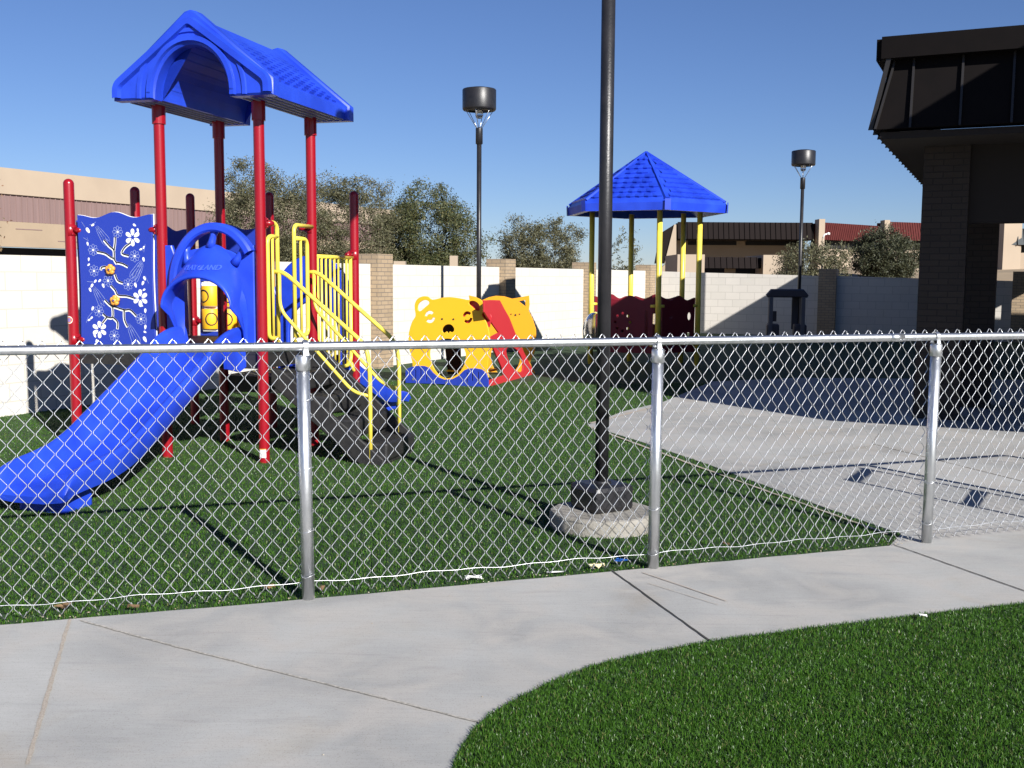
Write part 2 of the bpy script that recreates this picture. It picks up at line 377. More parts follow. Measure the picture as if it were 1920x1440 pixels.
# near turf patch
def pip(x, y, P):
    P = np.array(P); x = np.asarray(x); y = np.asarray(y); ins = np.zeros(x.shape, bool); j = len(P)-1
    for i in range(len(P)):
        c = ((P[i, 1] > y) != (P[j, 1] > y)) & (x < (P[j, 0]-P[i, 0])*(y-P[i, 1])/(P[j, 1]-P[i, 1]+1e-12)+P[i, 0]); ins ^= c; j = i
    return ins
patch_poly = pre+E2+[right_out, (7.5, -3), (-.6, -3)]
pt = MB(); pt.poly(patch_poly, -.002, .012); struct('turf', pt, M_TURF)
def blades(name, xs, ys, z0, h, wd, lean, label=None):
    n = len(xs); a = rng.uniform(0, 2*math.pi, n); hh = h*rng.uniform(.65, 1.25, n); ww = wd*rng.uniform(.7, 1.3, n)
    la = rng.uniform(0, 2*math.pi, n); lm = lean*rng.uniform(0, 1, n)*hh
    wx, wy = np.cos(a)*ww/2, np.sin(a)*ww/2; lx, ly = np.cos(la)*lm, np.sin(la)*lm
    v = np.zeros((n, 5, 3)); z = np.full(n, z0)
    v[:, 0] = np.stack([xs-wx, ys-wy, z], 1); v[:, 1] = np.stack([xs+wx, ys+wy, z], 1)
    v[:, 2] = np.stack([xs-wx*.8+lx*.35, ys-wy*.8+ly*.35, z+hh*.6], 1); v[:, 3] = np.stack([xs+wx*.8+lx*.35, ys+wy*.8+ly*.35, z+hh*.6], 1)
    v[:, 4] = np.stack([xs+lx, ys+ly, z+hh*(1-.3*lm/hh)], 1)
    me = bpy.data.meshes.new(name); me.vertices.add(n*5); me.vertices.foreach_set('co', v.reshape(-1))
    base = (np.arange(n)*5)[:, None]
    li = (base+np.array([[0, 1, 3, 2, 2, 3, 4]])).reshape(-1)
    me.loops.add(n*7); me.loops.foreach_set('vertex_index', li.astype(np.int32))
    ls = np.empty(n*2, np.int32); ls[0::2] = np.arange(n)*7; ls[1::2] = np.arange(n)*7+4
    me.polygons.add(n*2); me.polygons.foreach_set('loop_start', ls)
    me.materials.append(M_BLADE); me.update(calc_edges=True); me.validate()
    o = bpy.data.objects.new(name, me); COL.objects.link(o); tag(o, kind='stuff', cat='grass', label=label); return o
n = 560000
xs = rng.uniform(-.5, 3.9, n); ys = rng.uniform(2.3, 5.3, n); k = pip(xs, ys, patch_poly) & (np.abs(xs/ys) < .56)
keep = rng.uniform(0, 1, n) < np.clip((3.4/ys)**1.5, .3, 1)
k &= keep
blades('grass', xs[k], ys[k], .008, .022, .0027, 1.0, 'short artificial grass blades of the curved near lawn patch')
n = 420000
xs = rng.uniform(-6.5, 4.2, n); ys = 4.3+(rng.uniform(0, 1, n)**1.6)*11.5
fy = np.interp(xs, [-9, -2.78, -.97, .76, 2.45, 4.2], [2.6, 4.42, 5.0, 5.6, 6.19, 6.8])
k = (ys > fy) & (np.abs(xs/ys) < .52) & ~pip(xs, ys, plz) & (ys < 11.9+(xs+5.6)*2.04)
blades('grass', xs[k], ys[k], 0., .019, .0042, 1.0, 'short artificial grass blades inside the fenced playground')

# distant dirt bank behind the wall
hb = MB(); rows = []
for a, b, z in [((10.2, 33), (60, 18), -.05), ((10.9, 36), (60, 22), 1.15), ((12.0, 40), (62, 27), 1.62), ((13.2, 44.5), (64, 32), 1.98), ((14.5, 50), (66, 38), 2.05), ((16, 54), (70, 44), .2)]:
    rows.append([(a[0]+(b[0]-a[0])*t/12, a[1]+(b[1]-a[1])*t/12, z+(.12*math.sin(t*2.3+z) if z > 0 else 0)) for t in range(13)])
hb.grid(rows); struct('hillside', hb, M_DIRT)

# ================================================================== PERIMETER WALLS
WA = Vector((-5.62, 11.63, 0)); wd_ = Vector((.4405, .8977, 0)).normalized(); wc = Vector((3.95, 31.1, 0)); wd2 = Vector((.906, -.423, 0)).normalized()
def wall_slab(name, a, b, h0, h1, th, material, label, base=-.05):
    a = Vector(a); b = Vector(b); L_ = (b-a).length; d = (b-a).normalized(); nn = Vector((-d.y, d.x, 0))*th/2
    mb = MB(); up = Vector((0, 0, 1))
    A, B, C_, D = a-nn+up*base, b-nn+up*base, b-nn+up*h1, a-nn+up*h0
    A2, B2, C2, D2 = a+nn+up*base, b+nn+up*base, b+nn+up*h1, a+nn+up*h0
    vs = [A, B, C_, D, A2, B2, C2, D2]
    q = [(0, 0), (L_, 0), (L_, h1-base), (0, h0-base)]
    fs = [(0, 1, 2, 3), (5, 4, 7, 6), (3, 2, 6, 7), (1, 5, 6, 2), (4, 0, 3, 7)]
    uv = [q, [q[1], q[0], q[3], q[2]], [(0, 0), (L_, 0), (L_, th), (0, th)], [(0, 0), (th, 0), (th, h1), (0, h1)], [(0, 0), (th, 0), (th, h0), (0, h0)]]
    mb.add(vs, fs, False, uv); o = mb.build(name, material); tag(o, label, 'wall'); return o
pst = [-11.9, -7.1, -2.2, 2.6, 7.4, 12.2, 16.8, 21.45]
pst2 = [5.06, 9.8, 14.5]
def P1(s): return WA+wd_*s
def P2(s): return wc+wd2*s
PW = .46
labels1 = {2: 'white painted block wall bay at the left frame edge behind the flower panel', 3: 'white painted block wall bay behind the blue slide tower',
           4: 'white block wall bay holding the thin lamp shadow behind the bear panel', 5: 'white block wall bay right of the hexagon roof shadow pillar',
           6: 'short white block wall bay between pillar and corner behind the hexagon shelter'}
for i in range(len(pst)-1):
    a = P1(pst[i]+PW/2-.01); b = P1(pst[i+1]-PW/2+.01)
    if i < 1: continue
    wall_slab('block_wall', a, b, 1.76, 1.76, .15, M_BLOCK, labels1.get(i, 'white painted block wall bay continuing out of frame to the left'))
prev = 0
for i, s_ in enumerate(pst2):
    a = P2(prev+PW/2-.01); b = P2(s_-PW/2+.01)
    h0 = 1.75-.022*prev; h1 = 1.75-.022*s_
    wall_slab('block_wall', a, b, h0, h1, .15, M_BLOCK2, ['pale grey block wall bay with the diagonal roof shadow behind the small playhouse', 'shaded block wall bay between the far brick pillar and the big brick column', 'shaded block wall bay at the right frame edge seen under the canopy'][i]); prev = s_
def pillar(p, d, h, label):
    a = math.atan2(d.y, d.x); mb = MB(); mb.box((0, 0, h/2-.05), (PW, PW, h+.0), 0)
    o = mb.build('brick_pillar', M_BRICK); o.location = p; o.rotation_euler = (0, 0, a); tag(o, label, 'pillar', 'brick pillars along the perimeter wall')
    return o
pl_lab = {2: 'tan brick wall pillar beyond the left frame edge', 3: 'tan brick wall pillar hidden by the blue hood panel of the slide tower', 4: 'tan brick wall pillar just right of the yellow stair handrails',
          5: 'tan brick wall pillar under the hexagon roof shadow by the slim lamp', 6: 'tan brick wall pillar left of the big lamp pole',
          7: 'tan brick corner pillar behind the yellow posts of the shelter'}
for i, s_ in enumerate(pst):
    if i >= 3: pillar(P1(s_), wd_, 1.98, pl_lab[i])
pillar(P2(5.06), wd2, 1.88, 'shaded brick wall pillar right of the small playhouse'); pillar(P2(9.8), wd2, 1.82, 'shaded brick wall pillar at the right frame edge')

# ================================================================== CHAIN LINK FENCE
fence = thing('chain_link_fence', 'galvanized chain link fence with round posts and top rail along the sidewalk', 'fence', (PP[1][0], PP[1][1], 0))
RZ = 1.222; RR = .0212
def rp(i): return Vector((PP[i][0], PP[i][1], 0))
pl_tilt = {1: (-.012, 0), 2: (.006, 0), 3: (.008, 0)}
dirF = (rp(3)-rp(1)).normalized(); nF = Vector((-dirF.y, dirF.x, 0))
for i, p in enumerate(PP):
    b = rp(i); tp = b+Vector((0, 0, 1.155))+dirF*pl_tilt.get(i, (0, 0))[0]
    mb = MB(); mb.tube([b+Vector((0, 0, -.03)), tp], .0302, 24); po = mb.build('post', M_GALV, fence, True)
    mb = MB(); c = tp
    mb.lathe([(.0325, -.045), (.0345, -.043), (.0345, .018), (.030, .026), (.0, .027)], (c.x, c.y, c.z), 24)
    # loop band around the rail
    seg = []
    for k in range(13):
        q = -math.pi*.15+math.pi*1.3*k/12
        seg.append((math.cos(q)*(RR+.005), math.sin(q)*(RR+.006)))
    seg = [(RR+.008, -.035)]+seg+[(-(RR+.008), -.035)]
    rows = []
    for sx in (-.0115, .0115):
        rows.append([Vector((b.x, b.y, RZ))+dirF*sx-nF*x_+Vector((0, 0, z_)) for x_, z_ in seg])
    mb.grid(rows); rows2 = [[q for q in rows[0]], [Vector((b.x, b.y, RZ))+dirF*-.0115-nF*x_*1.12+Vector((0, 0, z_*1.12)) for x_, z_ in seg]]
    mb.grid(rows2, False); rows3 = [rows[1], [Vector((b.x, b.y, RZ))+dirF*.0115-nF*x_*1.12+Vector((0, 0, z_*1.12)) for x_, z_ in seg]]
    mb.grid(rows3, False); mb.grid([rows2[1], rows3[1]])
    mb.build('post_cap', M_GALV, po)
    cp = po.children[0]; cp.matrix_parent_inverse = Matrix.Identity(4); cp.location = -fence.location
    # tie wires round the post
    for z_ in (.10, .36, .66, .97):
        mb = MB(); jz = random.uniform(-.03, .03)
        P = [b+dirF*math.cos(q)*.032-nF*math.sin(q)*.0325+Vector((0, 0, z_+jz+.006*math.sin(q*2))) for q in np.linspace(-.5, math.pi+.5, 14)]
        mb.tube(P, .0016, 5, False); P2_ = [P[-1], P[-1]+Vector((.012, .02, .008)), P[-1]+Vector((.02, .01, .02))]; mb.tube(P2_, .0016, 5, False)
        mb.build('tie_wire', M_WIRE, fence, True)
mb = MB(); ends = [rp(0)-dirF*2.5]+[rp(i) for i in range(5)]
rail_pts = []
for a, b in zip(ends[:-1], ends[1:]):
    for k in range(6): rail_pts.append(a.lerp(b, k/6)+Vector((0, 0, RZ)))
rail_pts.append(rp(4)+Vector((0, 0, RZ)))
mb.tube(rail_pts, RR, 20)
# swaged sleeve of the rail coupling
q = rp(3).lerp(rp(2), .155)+Vector((0, 0, RZ)); mb.tube([q-dirF*.045, q+dirF*.045], RR+.0022, 20)
mb.build('top_rail', M_GALV, fence, True)
# fabric: woven zigzag wires
CW, CH = .0785, .0905
def path_at(s):
    """plan point at distance s along post polyline"""
    acc = 0
    for a, b in zip(ends[:-1], ends[1:]):
        L_ = (b-a).length
        if s <= acc+L_ or b is ends[-1]: return a.lerp(b, (s-acc)/L_)
        acc += L_
tot = sum((b-a).length for a, b in zip(ends[:-1], ends[1:]))
OFF = .037
wire = MB(); nrow = 13.5; hw = CW/2; ZB = .022
NW = int(tot/hw)
cols = int((1.262-ZB)/(CH/2))
for wi in range(NW):
    s0 = wi*hw; P = []
    nseg = 27
    for j in range(nseg+1):
        side = (j+wi) % 2            # neighbour wires hook into each other
        s = s0+(hw if side else 0)
        # slight irregular stretch
        zz = ZB+j*(1.262-ZB)/nseg
        bulge = .0032*(1 if side else -1)
        sag = .006*math.sin(s*2.1+zz*3.)+.004*math.sin(s*5.3)
        bow = OFF+.010*math.sin(s*3.5)*math.sin(zz*2.6)+bulge
        c = path_at(s)+nF*bow
        P.append(Vector((c.x, c.y, zz+sag*(1-abs(zz-.62)/.62*.7))))
    # soften the bends: insert points either side of each knuckle
    Q = [P[0]]
    for j in range(1, nseg):
        a = P[j-1].lerp(P[j], .90); b = P[j].lerp(P[j+1], .10)
        Q += [a, b]
    Q.append(P[-1])
    # knuckled ends top and bottom
    tdir = dirF*(1 if ((nseg+wi) % 2 == 0) else -1)
    Q.append(P[-1]+tdir*.007+Vector((0, 0, -.006))); Q.append(P[-1]+tdir*.012+Vector((0, 0, -.022))+nF*.003)
    bdir = dirF*(1 if (wi % 2 == 0) else -1)
    Q = [P[0]+bdir*.016+Vector((0, 0, .026)), P[0]+bdir*.005+Vector((0, 0, .004))]+Q
    wire.tube(Q, .00195, 5, False)
wire.build('wire_mesh', M_WIRE, fence, True)
mb = MB(); P = [];
for k in range(0, int(tot/.04)):
    s = k*.04; c = path_at(s)+nF*(OFF-.006); P.append(Vector((c.x, c.y, .080+.0035*math.sin(s*9)+.003*math.sin(s*23))))
mb.tube(P, .0018, 6, False); mb.build('tension_wire', M_GALV, fence, True)
mb = MB()
s = 1.2
while s < tot:
    c = path_at(s)
    Pq = [Vector((c.x, c.y, RZ))+dirF*(.012*math.sin(q*.5))-nF*math.cos(q)*(RR+.002)+Vector((0, 0, math.sin(q)*(RR+.002))) for q in np.linspace(-.9, 3.6, 12)]
    mb = MB(); mb.tube(Pq, .0016, 5, False); mb.build('rail_tie', M_WIRE, fence, True); s += .74

# low steel frame beside the last post, out of frame: its shadow falls on the pavement
gt = thing('steel_frame', 'galvanized ladder shaped frame beside the last fence post beyond the right frame edge', 'frame', (4.1, 6.62, 0))
g0 = Vector((4.10, 6.62, 0)); gd = Vector((-.5, -.866, 0)); gn = Vector((.866, -.5, 0))
for t_ in (0, .58): mb = MB(); mb.tube([g0+gd*t_, g0+gd*t_+Vector((0, 0, 1.22))], .016, 12); mb.build('upright', M_GALV, gt, True)
for z_ in (1.18, .66): mb = MB(); c_ = g0+gd*.29+Vector((0, 0, z_)); mb.box(tuple(c_), (.62, .03, .06), math.atan2(gd.y, gd.x), bev=.006); mb.build('crossbar', M_GALV, gt, True)
mb = MB(); mb.tube([Vector((4.18, 6.77, 1.222)), Vector((5.6, 7.3, 1.222))], .02, 12); mb.tube([Vector((5.6, 7.3, 0)), Vector((5.6, 7.3, 1.2))], .03, 12); mb.build('side_rail', M_GALV, gt, True)

# ================================================================== LAMPS
def lamp(label, x, y, H, base=False):
    t = thing('lamp_post', label, 'lamp post', (x, y, 0), 0, 'black drum head pole lamps')
    mb = MB(); z0 = .1 if base else 0
    mb.tube([(0, 0, z0), (0, 0, H-1.04)], .042, 20); mb.build('pole', M_POLE, t)
    mb = MB(); mb.lathe([(.042, -1.1), (.062, -1.09), (.062, -.83), (.06, -.82), (.03, -.81), (0, -.80)], (0, 0, H), 20); mb.build('collar', M_POLE, t)
    for k in range(6):
        mb = MB(); a = 2*math.pi*k/6+.3; mb.tube([(.045*math.cos(a), .045*math.sin(a), H-.82), (.26*math.cos(a), .26*math.sin(a), H-.50)], .006, 6); mb.build('strut', M_SILVER, t)
    mb = MB(); mb.lathe([(.0, -.50), (.20, -.50), (.21, -.53), (.275, -.52), (.292, -.50), (.295, -.48), (.295, -.17), (.285, -.155), (.16, -.13), (0, -.12)], (0, 0, H), 32); mb.build('lamp_head', M_POLE, t)
    mb = MB(); mb.lathe([(0, -.66), (.05, -.65), (.07, -.60), (.07, -.515), (.0, -.512)], (0, 0, H), 16); mb.build('lens', M_GLASS, t)
    if base:
        mb = MB(); mb.box((0, 0, .185), (.30, .30, .17), rad(31), bev=.035); mb.tube([(0, 0, .26), (0, 0, .285)], .06, 20); mb.build('base_cover', M_POLE, t)
    return t
M_GLASS = mat('lens_glass', (.6, .65, .7), .15, spec=.6)
M_GLASS.node_tree.nodes['Principled BSDF'].inputs['Transmission Weight'].default_value = .8
lx, ly = V(1127.5, 940, 6.62).x, 6.62
lamp('near black lamp pole rising past the top of the frame from a round concrete pad', lx, ly, 5.0, True)
lamp('slim black drum lamp standing behind the bear play panel', -.60, 19.0, 4.96)
p = V(1500, 500, 27.2); lamp('most distant drum lamp standing behind the small playhouse', p.x, p.y, 4.90)
# concrete pad
pad = MB()
prof = []
n = 40
ringsz = [(1.0, 0), (1.0, .078), (.975, .097), (.93, .102)]
rows = []
for fr, z_ in ringsz:
    rows.append([(lx+.01+.335*fr*math.cos(2*math.pi*k/n)*(1+.015*math.sin(k*1.7)), ly-.03+.335*fr*math.sin(2*math.pi*k/n)*(1+.015*math.cos(k*2.3)), z_) for k in range(n+1)])
pad.grid(rows, True); pad.poly([(p_[0], p_[1]) for p_ in rows[-1][:-1]], .102)
tag(pad.build('concrete_pad', M_CONCPAD, sharp=40), 'low round weathered concrete pad under the near lamp pole', 'pad')
#PART2
# ================================================================== PLAY TOWER (local frame: x along its front, y to the back)
A_ = .94
YAW = math.atan2(-.265, .964)
tw = thing('play_tower', 'red post play tower with blue gabled roof, blue slide and black stairs', 'playground tower', (-2.97, 9.05, 0), YAW)
def twb(mb, name, m, parent=None, sharp=None): return mb.build(name, m, parent or tw, sharp=sharp)
PR = .0445
posts = {}
SL, SC = -.88, .02
for s_, t_, h in [(SL, 0, 2.37), (SL, A_, 2.38), (SL, 2*A_, 2.39), (SC, 2*A_, 2.39), (A_, 2*A_, 2.385), (SC, 0, 2.97), (A_, 0, 2.97), (SC, A_, 2.97), (A_, A_, 2.97)]:
    mb = MB(); prof = [(PR, -.02), (PR, h-PR)]
    if h < 2.5: prof += [(PR*math.cos(q), h-PR+PR*math.sin(q)) for q in np.linspace(.15, math.pi/2, 7)]
    mb.lathe(prof, (s_, t_, 0), 22); o = twb(mb, 'post', M_RED); posts[(s_, t_)] = o
    if h > 2.5:
        mb = MB(); mb.lathe([(PR, 2.80), (PR+.011, 2.80), (PR+.011, 2.965), (PR, 2.965)], (s_, t_, 0), 22, False); mb.build('collar', M_RED, o)
# stickers
mb = MB(); mb.grid([[(A_+(PR+.001)*math.cos(a), (PR+.001)*math.sin(a), z) for z in (.045, .115)] for a in np.linspace(-2.05, -.75, 8)]); mb.build('sticker', mat('white_sticker', (.75, .75, .74), .5), posts[(A_, 0)])
mb = MB(); mb.grid([[(A_+(PR+.0014)*math.cos(a), (PR+.0014)*math.sin(a), z) for z in (.112, .12)] for a in np.linspace(-2.05, -.75, 8)]); mb.build('sticker_band', M_ORANGE, posts[(A_, 0)])
def disc_on_post(cs, ct, z, a0, r, m, name, off):
    mb = MB(); vs = [(cs+(PR+off)*math.cos(a0), ct+(PR+off)*math.sin(a0), z)]; n = 18
    for k in range(n):
        q = 2*math.pi*k/n; aa = a0+r*math.cos(q)/PR; vs.append((cs+(PR+off)*math.cos(aa), ct+(PR+off)*math.sin(aa), z+r*math.sin(q)))
    mb.add(vs, [(0, 1+k, 1+(k+1) % n) for k in range(n)]); return mb.build(name, m, posts[(cs, ct)])
disc_on_post(SL, 0, 1.16, -1.75, .033, M_WHITE, 'sticker', .001)
disc_on_post(SL, 0, 1.16, -1.75, .027, mat('sticker_orange', (.7, .22, .06), .5), 'sticker_ring', .0017)
disc_on_post(SL, 0, 1.16, -1.75, .019, mat('sticker_violet', (.25, .16, .42), .5), 'sticker_dot', .0024)
def clamp(cs, ct, z, ang, m=M_RED):
    """bolted collar half with a stub toward direction ang"""
    mb = MB(); rows = []
    for z_, o_ in ((-.05, -.002), (-.045, .008), (.045, .008), (.05, -.002)): rows.append([(cs+(PR+o_)*math.cos(ang+q), ct+(PR+o_)*math.sin(ang+q), z+z_) for q in np.linspace(-1.25, 1.25, 11)])
    mb.grid(rows)
    d = Vector((math.cos(ang), math.sin(ang), 0)); c = Vector((cs, ct, z))
    mb.tube([c+d*PR, c+d*(PR+.055), c+d*(PR+.075)], [.026, .026, .017], 12)
    for sz in (-.03, .03):
        for sa in (-.6, .6):
            a = ang+sa+math.pi*0; e = Vector((math.cos(a), math.sin(a), 0)); mb.tube([c+e*(PR+.004)+Vector((0, 0, sz)), c+e*(PR+.019)+Vector((0, 0, sz))], .009, 8)
    return mb.build('clamp', m, posts[(cs, ct)])
for z in (.99, 1.93): clamp(SL, 0, z, 0); clamp(SC, 0, z, math.pi)
clamp(SL, 2*A_, 1.08, 0); clamp(A_, A_, 1.98, -2.4); clamp(A_, 2*A_, 1.76, -1.9); clamp(A_, 0, 1.98, 1.0)

# decks
def deck(x0, x1, y0, y1, z, holes_=None):
    mb = MB(); cx, cy = (x0+x1)/2, (y0+y1)/2
    mb.box((cx, cy, z-.015), (x1-x0, y1-y0, .03)); 
    for yy in (y0+.02, y1-.02): mb.box((cx, yy, z-.09), (x1-x0-.1, .03, .12))
    for xx in (x0+.02, x1-.02): mb.box((xx, cy, z-.09), (.03, y1-y0-.1, .12))
    if holes_: mb.merge(holes_, 1)
    o = twb(mb, 'deck', [M_BLACKP, M_YEL]); return o
deck(0, A_, 0, A_, .93); deck(SL, 0, 0, A_, .93); deck(SL, 0, A_, 2*A_, .93)
mb = MB()
for i in range(13):
    for j in range(13):
        if (i+j) % 2: continue
        x, y = .08+i*.065, A_+.08+j*.065; mb.poly([(x+.017*math.cos(q), y+.024*math.sin(q)) for q in np.linspace(0, 2*math.pi, 9)[:-1]], .623)
deck(0, A_, A_, 2*A_, .62, mb)

# roof: gabled canopy with a barrel vault running through it
def roof_profile(grow=0., hole=0.):
    cx = .53; hw = .665+grow; base = 2.955-grow*.2; eave = 3.06+grow*.3; ap = 3.565+grow
    arc = [(cx+(.335+hole)*math.cos(q), base+(.41+hole)*math.sin(q)) for q in np.linspace(0, math.pi, 21)]
    return [(cx+(.335+hole), base)]+[(cx+hw, base), (cx+hw, eave), (cx+.05, ap), (cx, ap+.012), (cx-.05, ap), (cx-hw, eave), (cx-hw, base)]+[(cx-(.335+hole), base)]+list(reversed(arc[1:-1]))
def extr(profile, y0, y1):
    n = len(profile); vs = [(p[0], y0, p[1]) for p in profile]+[(p[0], y1, p[1]) for p in profile]
    mb = MB(); mb.add(vs, [(i, (i+1) % n, n+(i+1) % n, n+i) for i in range(n)])
    # split caps into quads between outer and inner outline halves via triangulation
    bm = bmesh.new(); vv = [bm.verts.new(v) for v in vs[:n]]; f = bm.faces.new(vv); r = bmesh.ops.triangulate(bm, faces=[f]); bm.verts.index_update()
    tr = [tuple(v.index for v in q.verts) for q in bm.faces]; bm.free()
    mb.add(vs[:n], tr); mb.add(vs[n:], [tuple(reversed(q)) for q in tr]); return mb
prof = roof_profile()
roof_mb = extr(prof, -.20, 1.11)
cx = .53
# shingle dashes on both slopes
mb = MB()
for side in (-1, 1):
    sl_ = Vector((.665*side, 0, -.515)); 
    for i in range(12):
        for j in range(8):
            f0 = .07+i*.077; a = -.13+j*.148; b = a+.085
            c0 = Vector((cx, 0, 3.579))+sl_*f0; c1 = c0+sl_*.035; nn = Vector((.515*side, 0, .665)).normalized()*.017
            q_ = [(c0.x, a, c0.z), (c0.x, b, c0.z), (c1.x+nn.x, b, c1.z+nn.z), (c1.x+nn.x, a, c1.z+nn.z), (c1.x, b, c1.z-.004), (c1.x, a, c1.z-.004)]
            mb.add(q_, [(0, 1, 2, 3), (3, 2, 4, 5), (0, 3, 5), (1, 4, 2)])
roof_mb.merge(mb, 0)
mb = MB()
for side in (-1, 1):
    x0 = cx+side*.335; 
    for k in range(5):
        x = cx+side*(.38+k*.065); mb.box((x, .45, 2.951), (.012, 1.28, .012))
roof_mb.merge(mb, 1)
mb = MB()
for q in np.linspace(.25, math.pi-.25, 12):
    mb.box((cx+.333*math.cos(q), .45, 2.955+.408*math.sin(q)), (.008, 1.28, .004), M=Matrix.Rotation(-q+math.pi/2, 3, 'Y'))
roof_mb.merge(mb, 0)

roof = twb(roof_mb, 'roof', [M_BLUE, mat('grey_soffit_plastic', (.30, .30, .34), .6)])
# thick gable frames at both ends
for yc_, th_ in ((-.262, .128), (1.165, .115)):
    vs, fs = plate(roof_profile(.045), [], th_, frame((0, yc_, 0), (1, 0, 0)), .016); mb = MB(); mb.add(vs, fs, True); mb.build('gable', M_BLUE, roof, sharp=40)
# raised mouldings on the front gable
def ribbon(pts, y0, y1, wid, closed=False):
    mb = MB(); P = [Vector((p[0], 0, p[1])) for p in pts]; a = []; b = []
    for i, p in enumerate(P):
        t = (P[min(i+1, len(P)-1)]-P[max(i-1, 0)]).normalized(); nn = Vector((-t.z, 0, t.x)); a.append(p+nn*wid/2); b.append(p-nn*wid/2)
    e = .25*wid
    rows = [[(q.x, y1, q.z) for q in a], [(q.x*1+0, y0, q.z) for q in [x.lerp(y, .18) for x, y in zip(a, b)]], [(q.x, y0, q.z) for q in [x.lerp(y, .82) for x, y in zip(a, b)]], [(q.x, y1, q.z) for q in b]]
    mb.grid(rows, True); return mb
cx = .53
arch1 = [(cx-.37, 2.955), (cx-.37, 3.0)]+[(cx+.37*math.cos(q), 2.99+.41*math.sin(q)) for q in np.linspace(math.pi, 0, 25)]+[(cx+.37, 3.0), (cx+.37, 2.955)]
ribbon(arch1, -.352, -.325, .055).build('arch_moulding', M_BLUE, roof, sharp=50)
arch2 = [(cx-.47, 2.955)]+[(cx+.47*math.cos(q), 2.99+.475*math.sin(q)) for q in np.linspace(math.pi*.99, .03, 25)]+[(cx+.47, 2.955)]
ribbon(arch2, -.340, -.325, .045).build('arch_moulding', M_BLUE, roof, sharp=50)
rake = [(cx-.67, 2.965), (cx-.67, 3.065), (cx, 3.545), (cx+.67, 3.065), (cx+.67, 2.965)]
ribbon([(p.x, p.z) for p in bend([(a, 0, b) for a, b in rake], .05, 4)], -.362, -.325, .075).build('rake_moulding', M_BLUE, roof, sharp=50)
# flower activity panel between the two front posts on the left
def wavy(x0, x1, z0, z1, amp=.018, side=.012):
    top = [(x0+(x1-x0)*k/24, z1-amp*(1-math.cos(2*math.pi*(k/24)*2))*.5*1.6+amp*1.2*math.exp(-((k/24-.5)/.18)**2)) for k in range(25)]
    rt = [(x1-side*(1-math.cos(2*math.pi*k/12))*.5, z1+(z0-z1)*k/12) for k in range(1, 12)]
    lf = [(x0+side*(1-math.cos(2*math.pi*k/12))*.5, z0+(z1-z0)*k/12) for k in range(1, 12)]
    return top+rt+[(x1, z0), (x0, z0)]+lf
px0, px1, pz0, pz1 = -.795, -.06, .95, 2.06
Mf = frame((0, -.005, 0), (1, 0, 0))
vs, fs = plate(wavy(px0, px1, pz0, pz1), [], .02, Mf, .003); pmb = MB(); pmb.add(vs, fs)
vs, fs = plate([(x, z) for x, z in wavy(px0-.006, px1+.006, pz0-.004, pz1+.004)], [], .008, frame((0, .0095, 0), (1, 0, 0)), .002); mb = MB(); mb.add(vs, fs); pmb.merge(mb, 1)
def up(zx, zy):   # photo crop coordinates -> panel x,z
    u = (zx-215)/(722-215); v = (1175-zy)/(1175-285); return (px0+u*(px1-px0), pz0+v*(pz1-pz0))
yF = -.017
def flat(mb, pts, y=yF): mb.add([(p[0], y, p[1]) for p in pts], [tuple(range(len(pts)))])
def petal(mb, c, a, L_, W_, r0=.2, y=yF):
    P = []
    for k in range(11):
        q = 2*math.pi*k/11; x = L_*(r0+(1-r0)*(.5+.5*math.cos(q))); yy = W_*.5*math.sin(q)*(1+.25*math.cos(q)); P.append((c[0]+x*math.cos(a)-yy*math.sin(a), c[1]+x*math.sin(a)+yy*math.cos(a)))
    flat(mb, P, y)
def stroke(mb, pts, wd, y=yF, closed=False):
    P = [Vector((p[0], p[1], 0)) for p in pts]; N = len(P); a = []; b = []
    for i, p in enumerate(P):
        t = ((P[(i+1) % N]-P[i-1]) if closed else (P[min(i+1, N-1)]-P[max(i-1, 0)])); t.normalize(); nn = Vector((-t.y, t.x, 0))
        a.append((p.x+nn.x*wd/2, y, p.y+nn.y*wd/2)); b.append((p.x-nn.x*wd/2, y, p.y-nn.y*wd/2))
    if closed: a.append(a[0]); b.append(b[0])
    mb.grid([b, a], False)
solid = MB()
for (zx, zy) in [(590, 440), (630, 850), (345, 1070)]:
    c = up(zx, zy)
    for k in range(6): petal(solid, c, math.pi*k/3+.52, .075, .036)
for zx, zy, a, L_ in [(288, 390, 2.2, .055), (322, 354, .5, .035), (605, 357, 2.6, .035), (626, 392, 1.8, .035), (283, 482, 1.8, .035), (642, 520, .4, .03), (662, 508, 1.0, .03), (659, 588, 1.8, .04),
                      (287, 588, 1.5, .032), (285, 625, .6, .03), (327, 738, .8, .035), (357, 734, .7, .035), (303, 768, .9, .04), (381, 768, 2.0, .04), (290, 797, 2.0, .04), (600, 762, 1.9, .045), (650, 748, 1.1, .04), (662, 716, 2.0, .04),
                      (656, 793, .5, .03), (303, 925, 1.1, .04), (293, 990, .7, .032), (275, 1005, .5, .03), (661, 935, 1.5, .04), (658, 1046, 1.4, .04), (655, 1080, 2.8, .03), (653, 1130, 2.1, .055), (312, 1112, 2.0, .04), (322, 1150, 1.2, .035), (640, 900, 2.5, .025), (661, 866, 1.2, .03)]:
    c = up(zx, zy); petal(solid, (c[0]-.5*L_*math.cos(a), c[1]-.5*L_*math.sin(a)), a, L_, L_*.55, 0)
pmb.merge(solid, 1)
ln = MB()
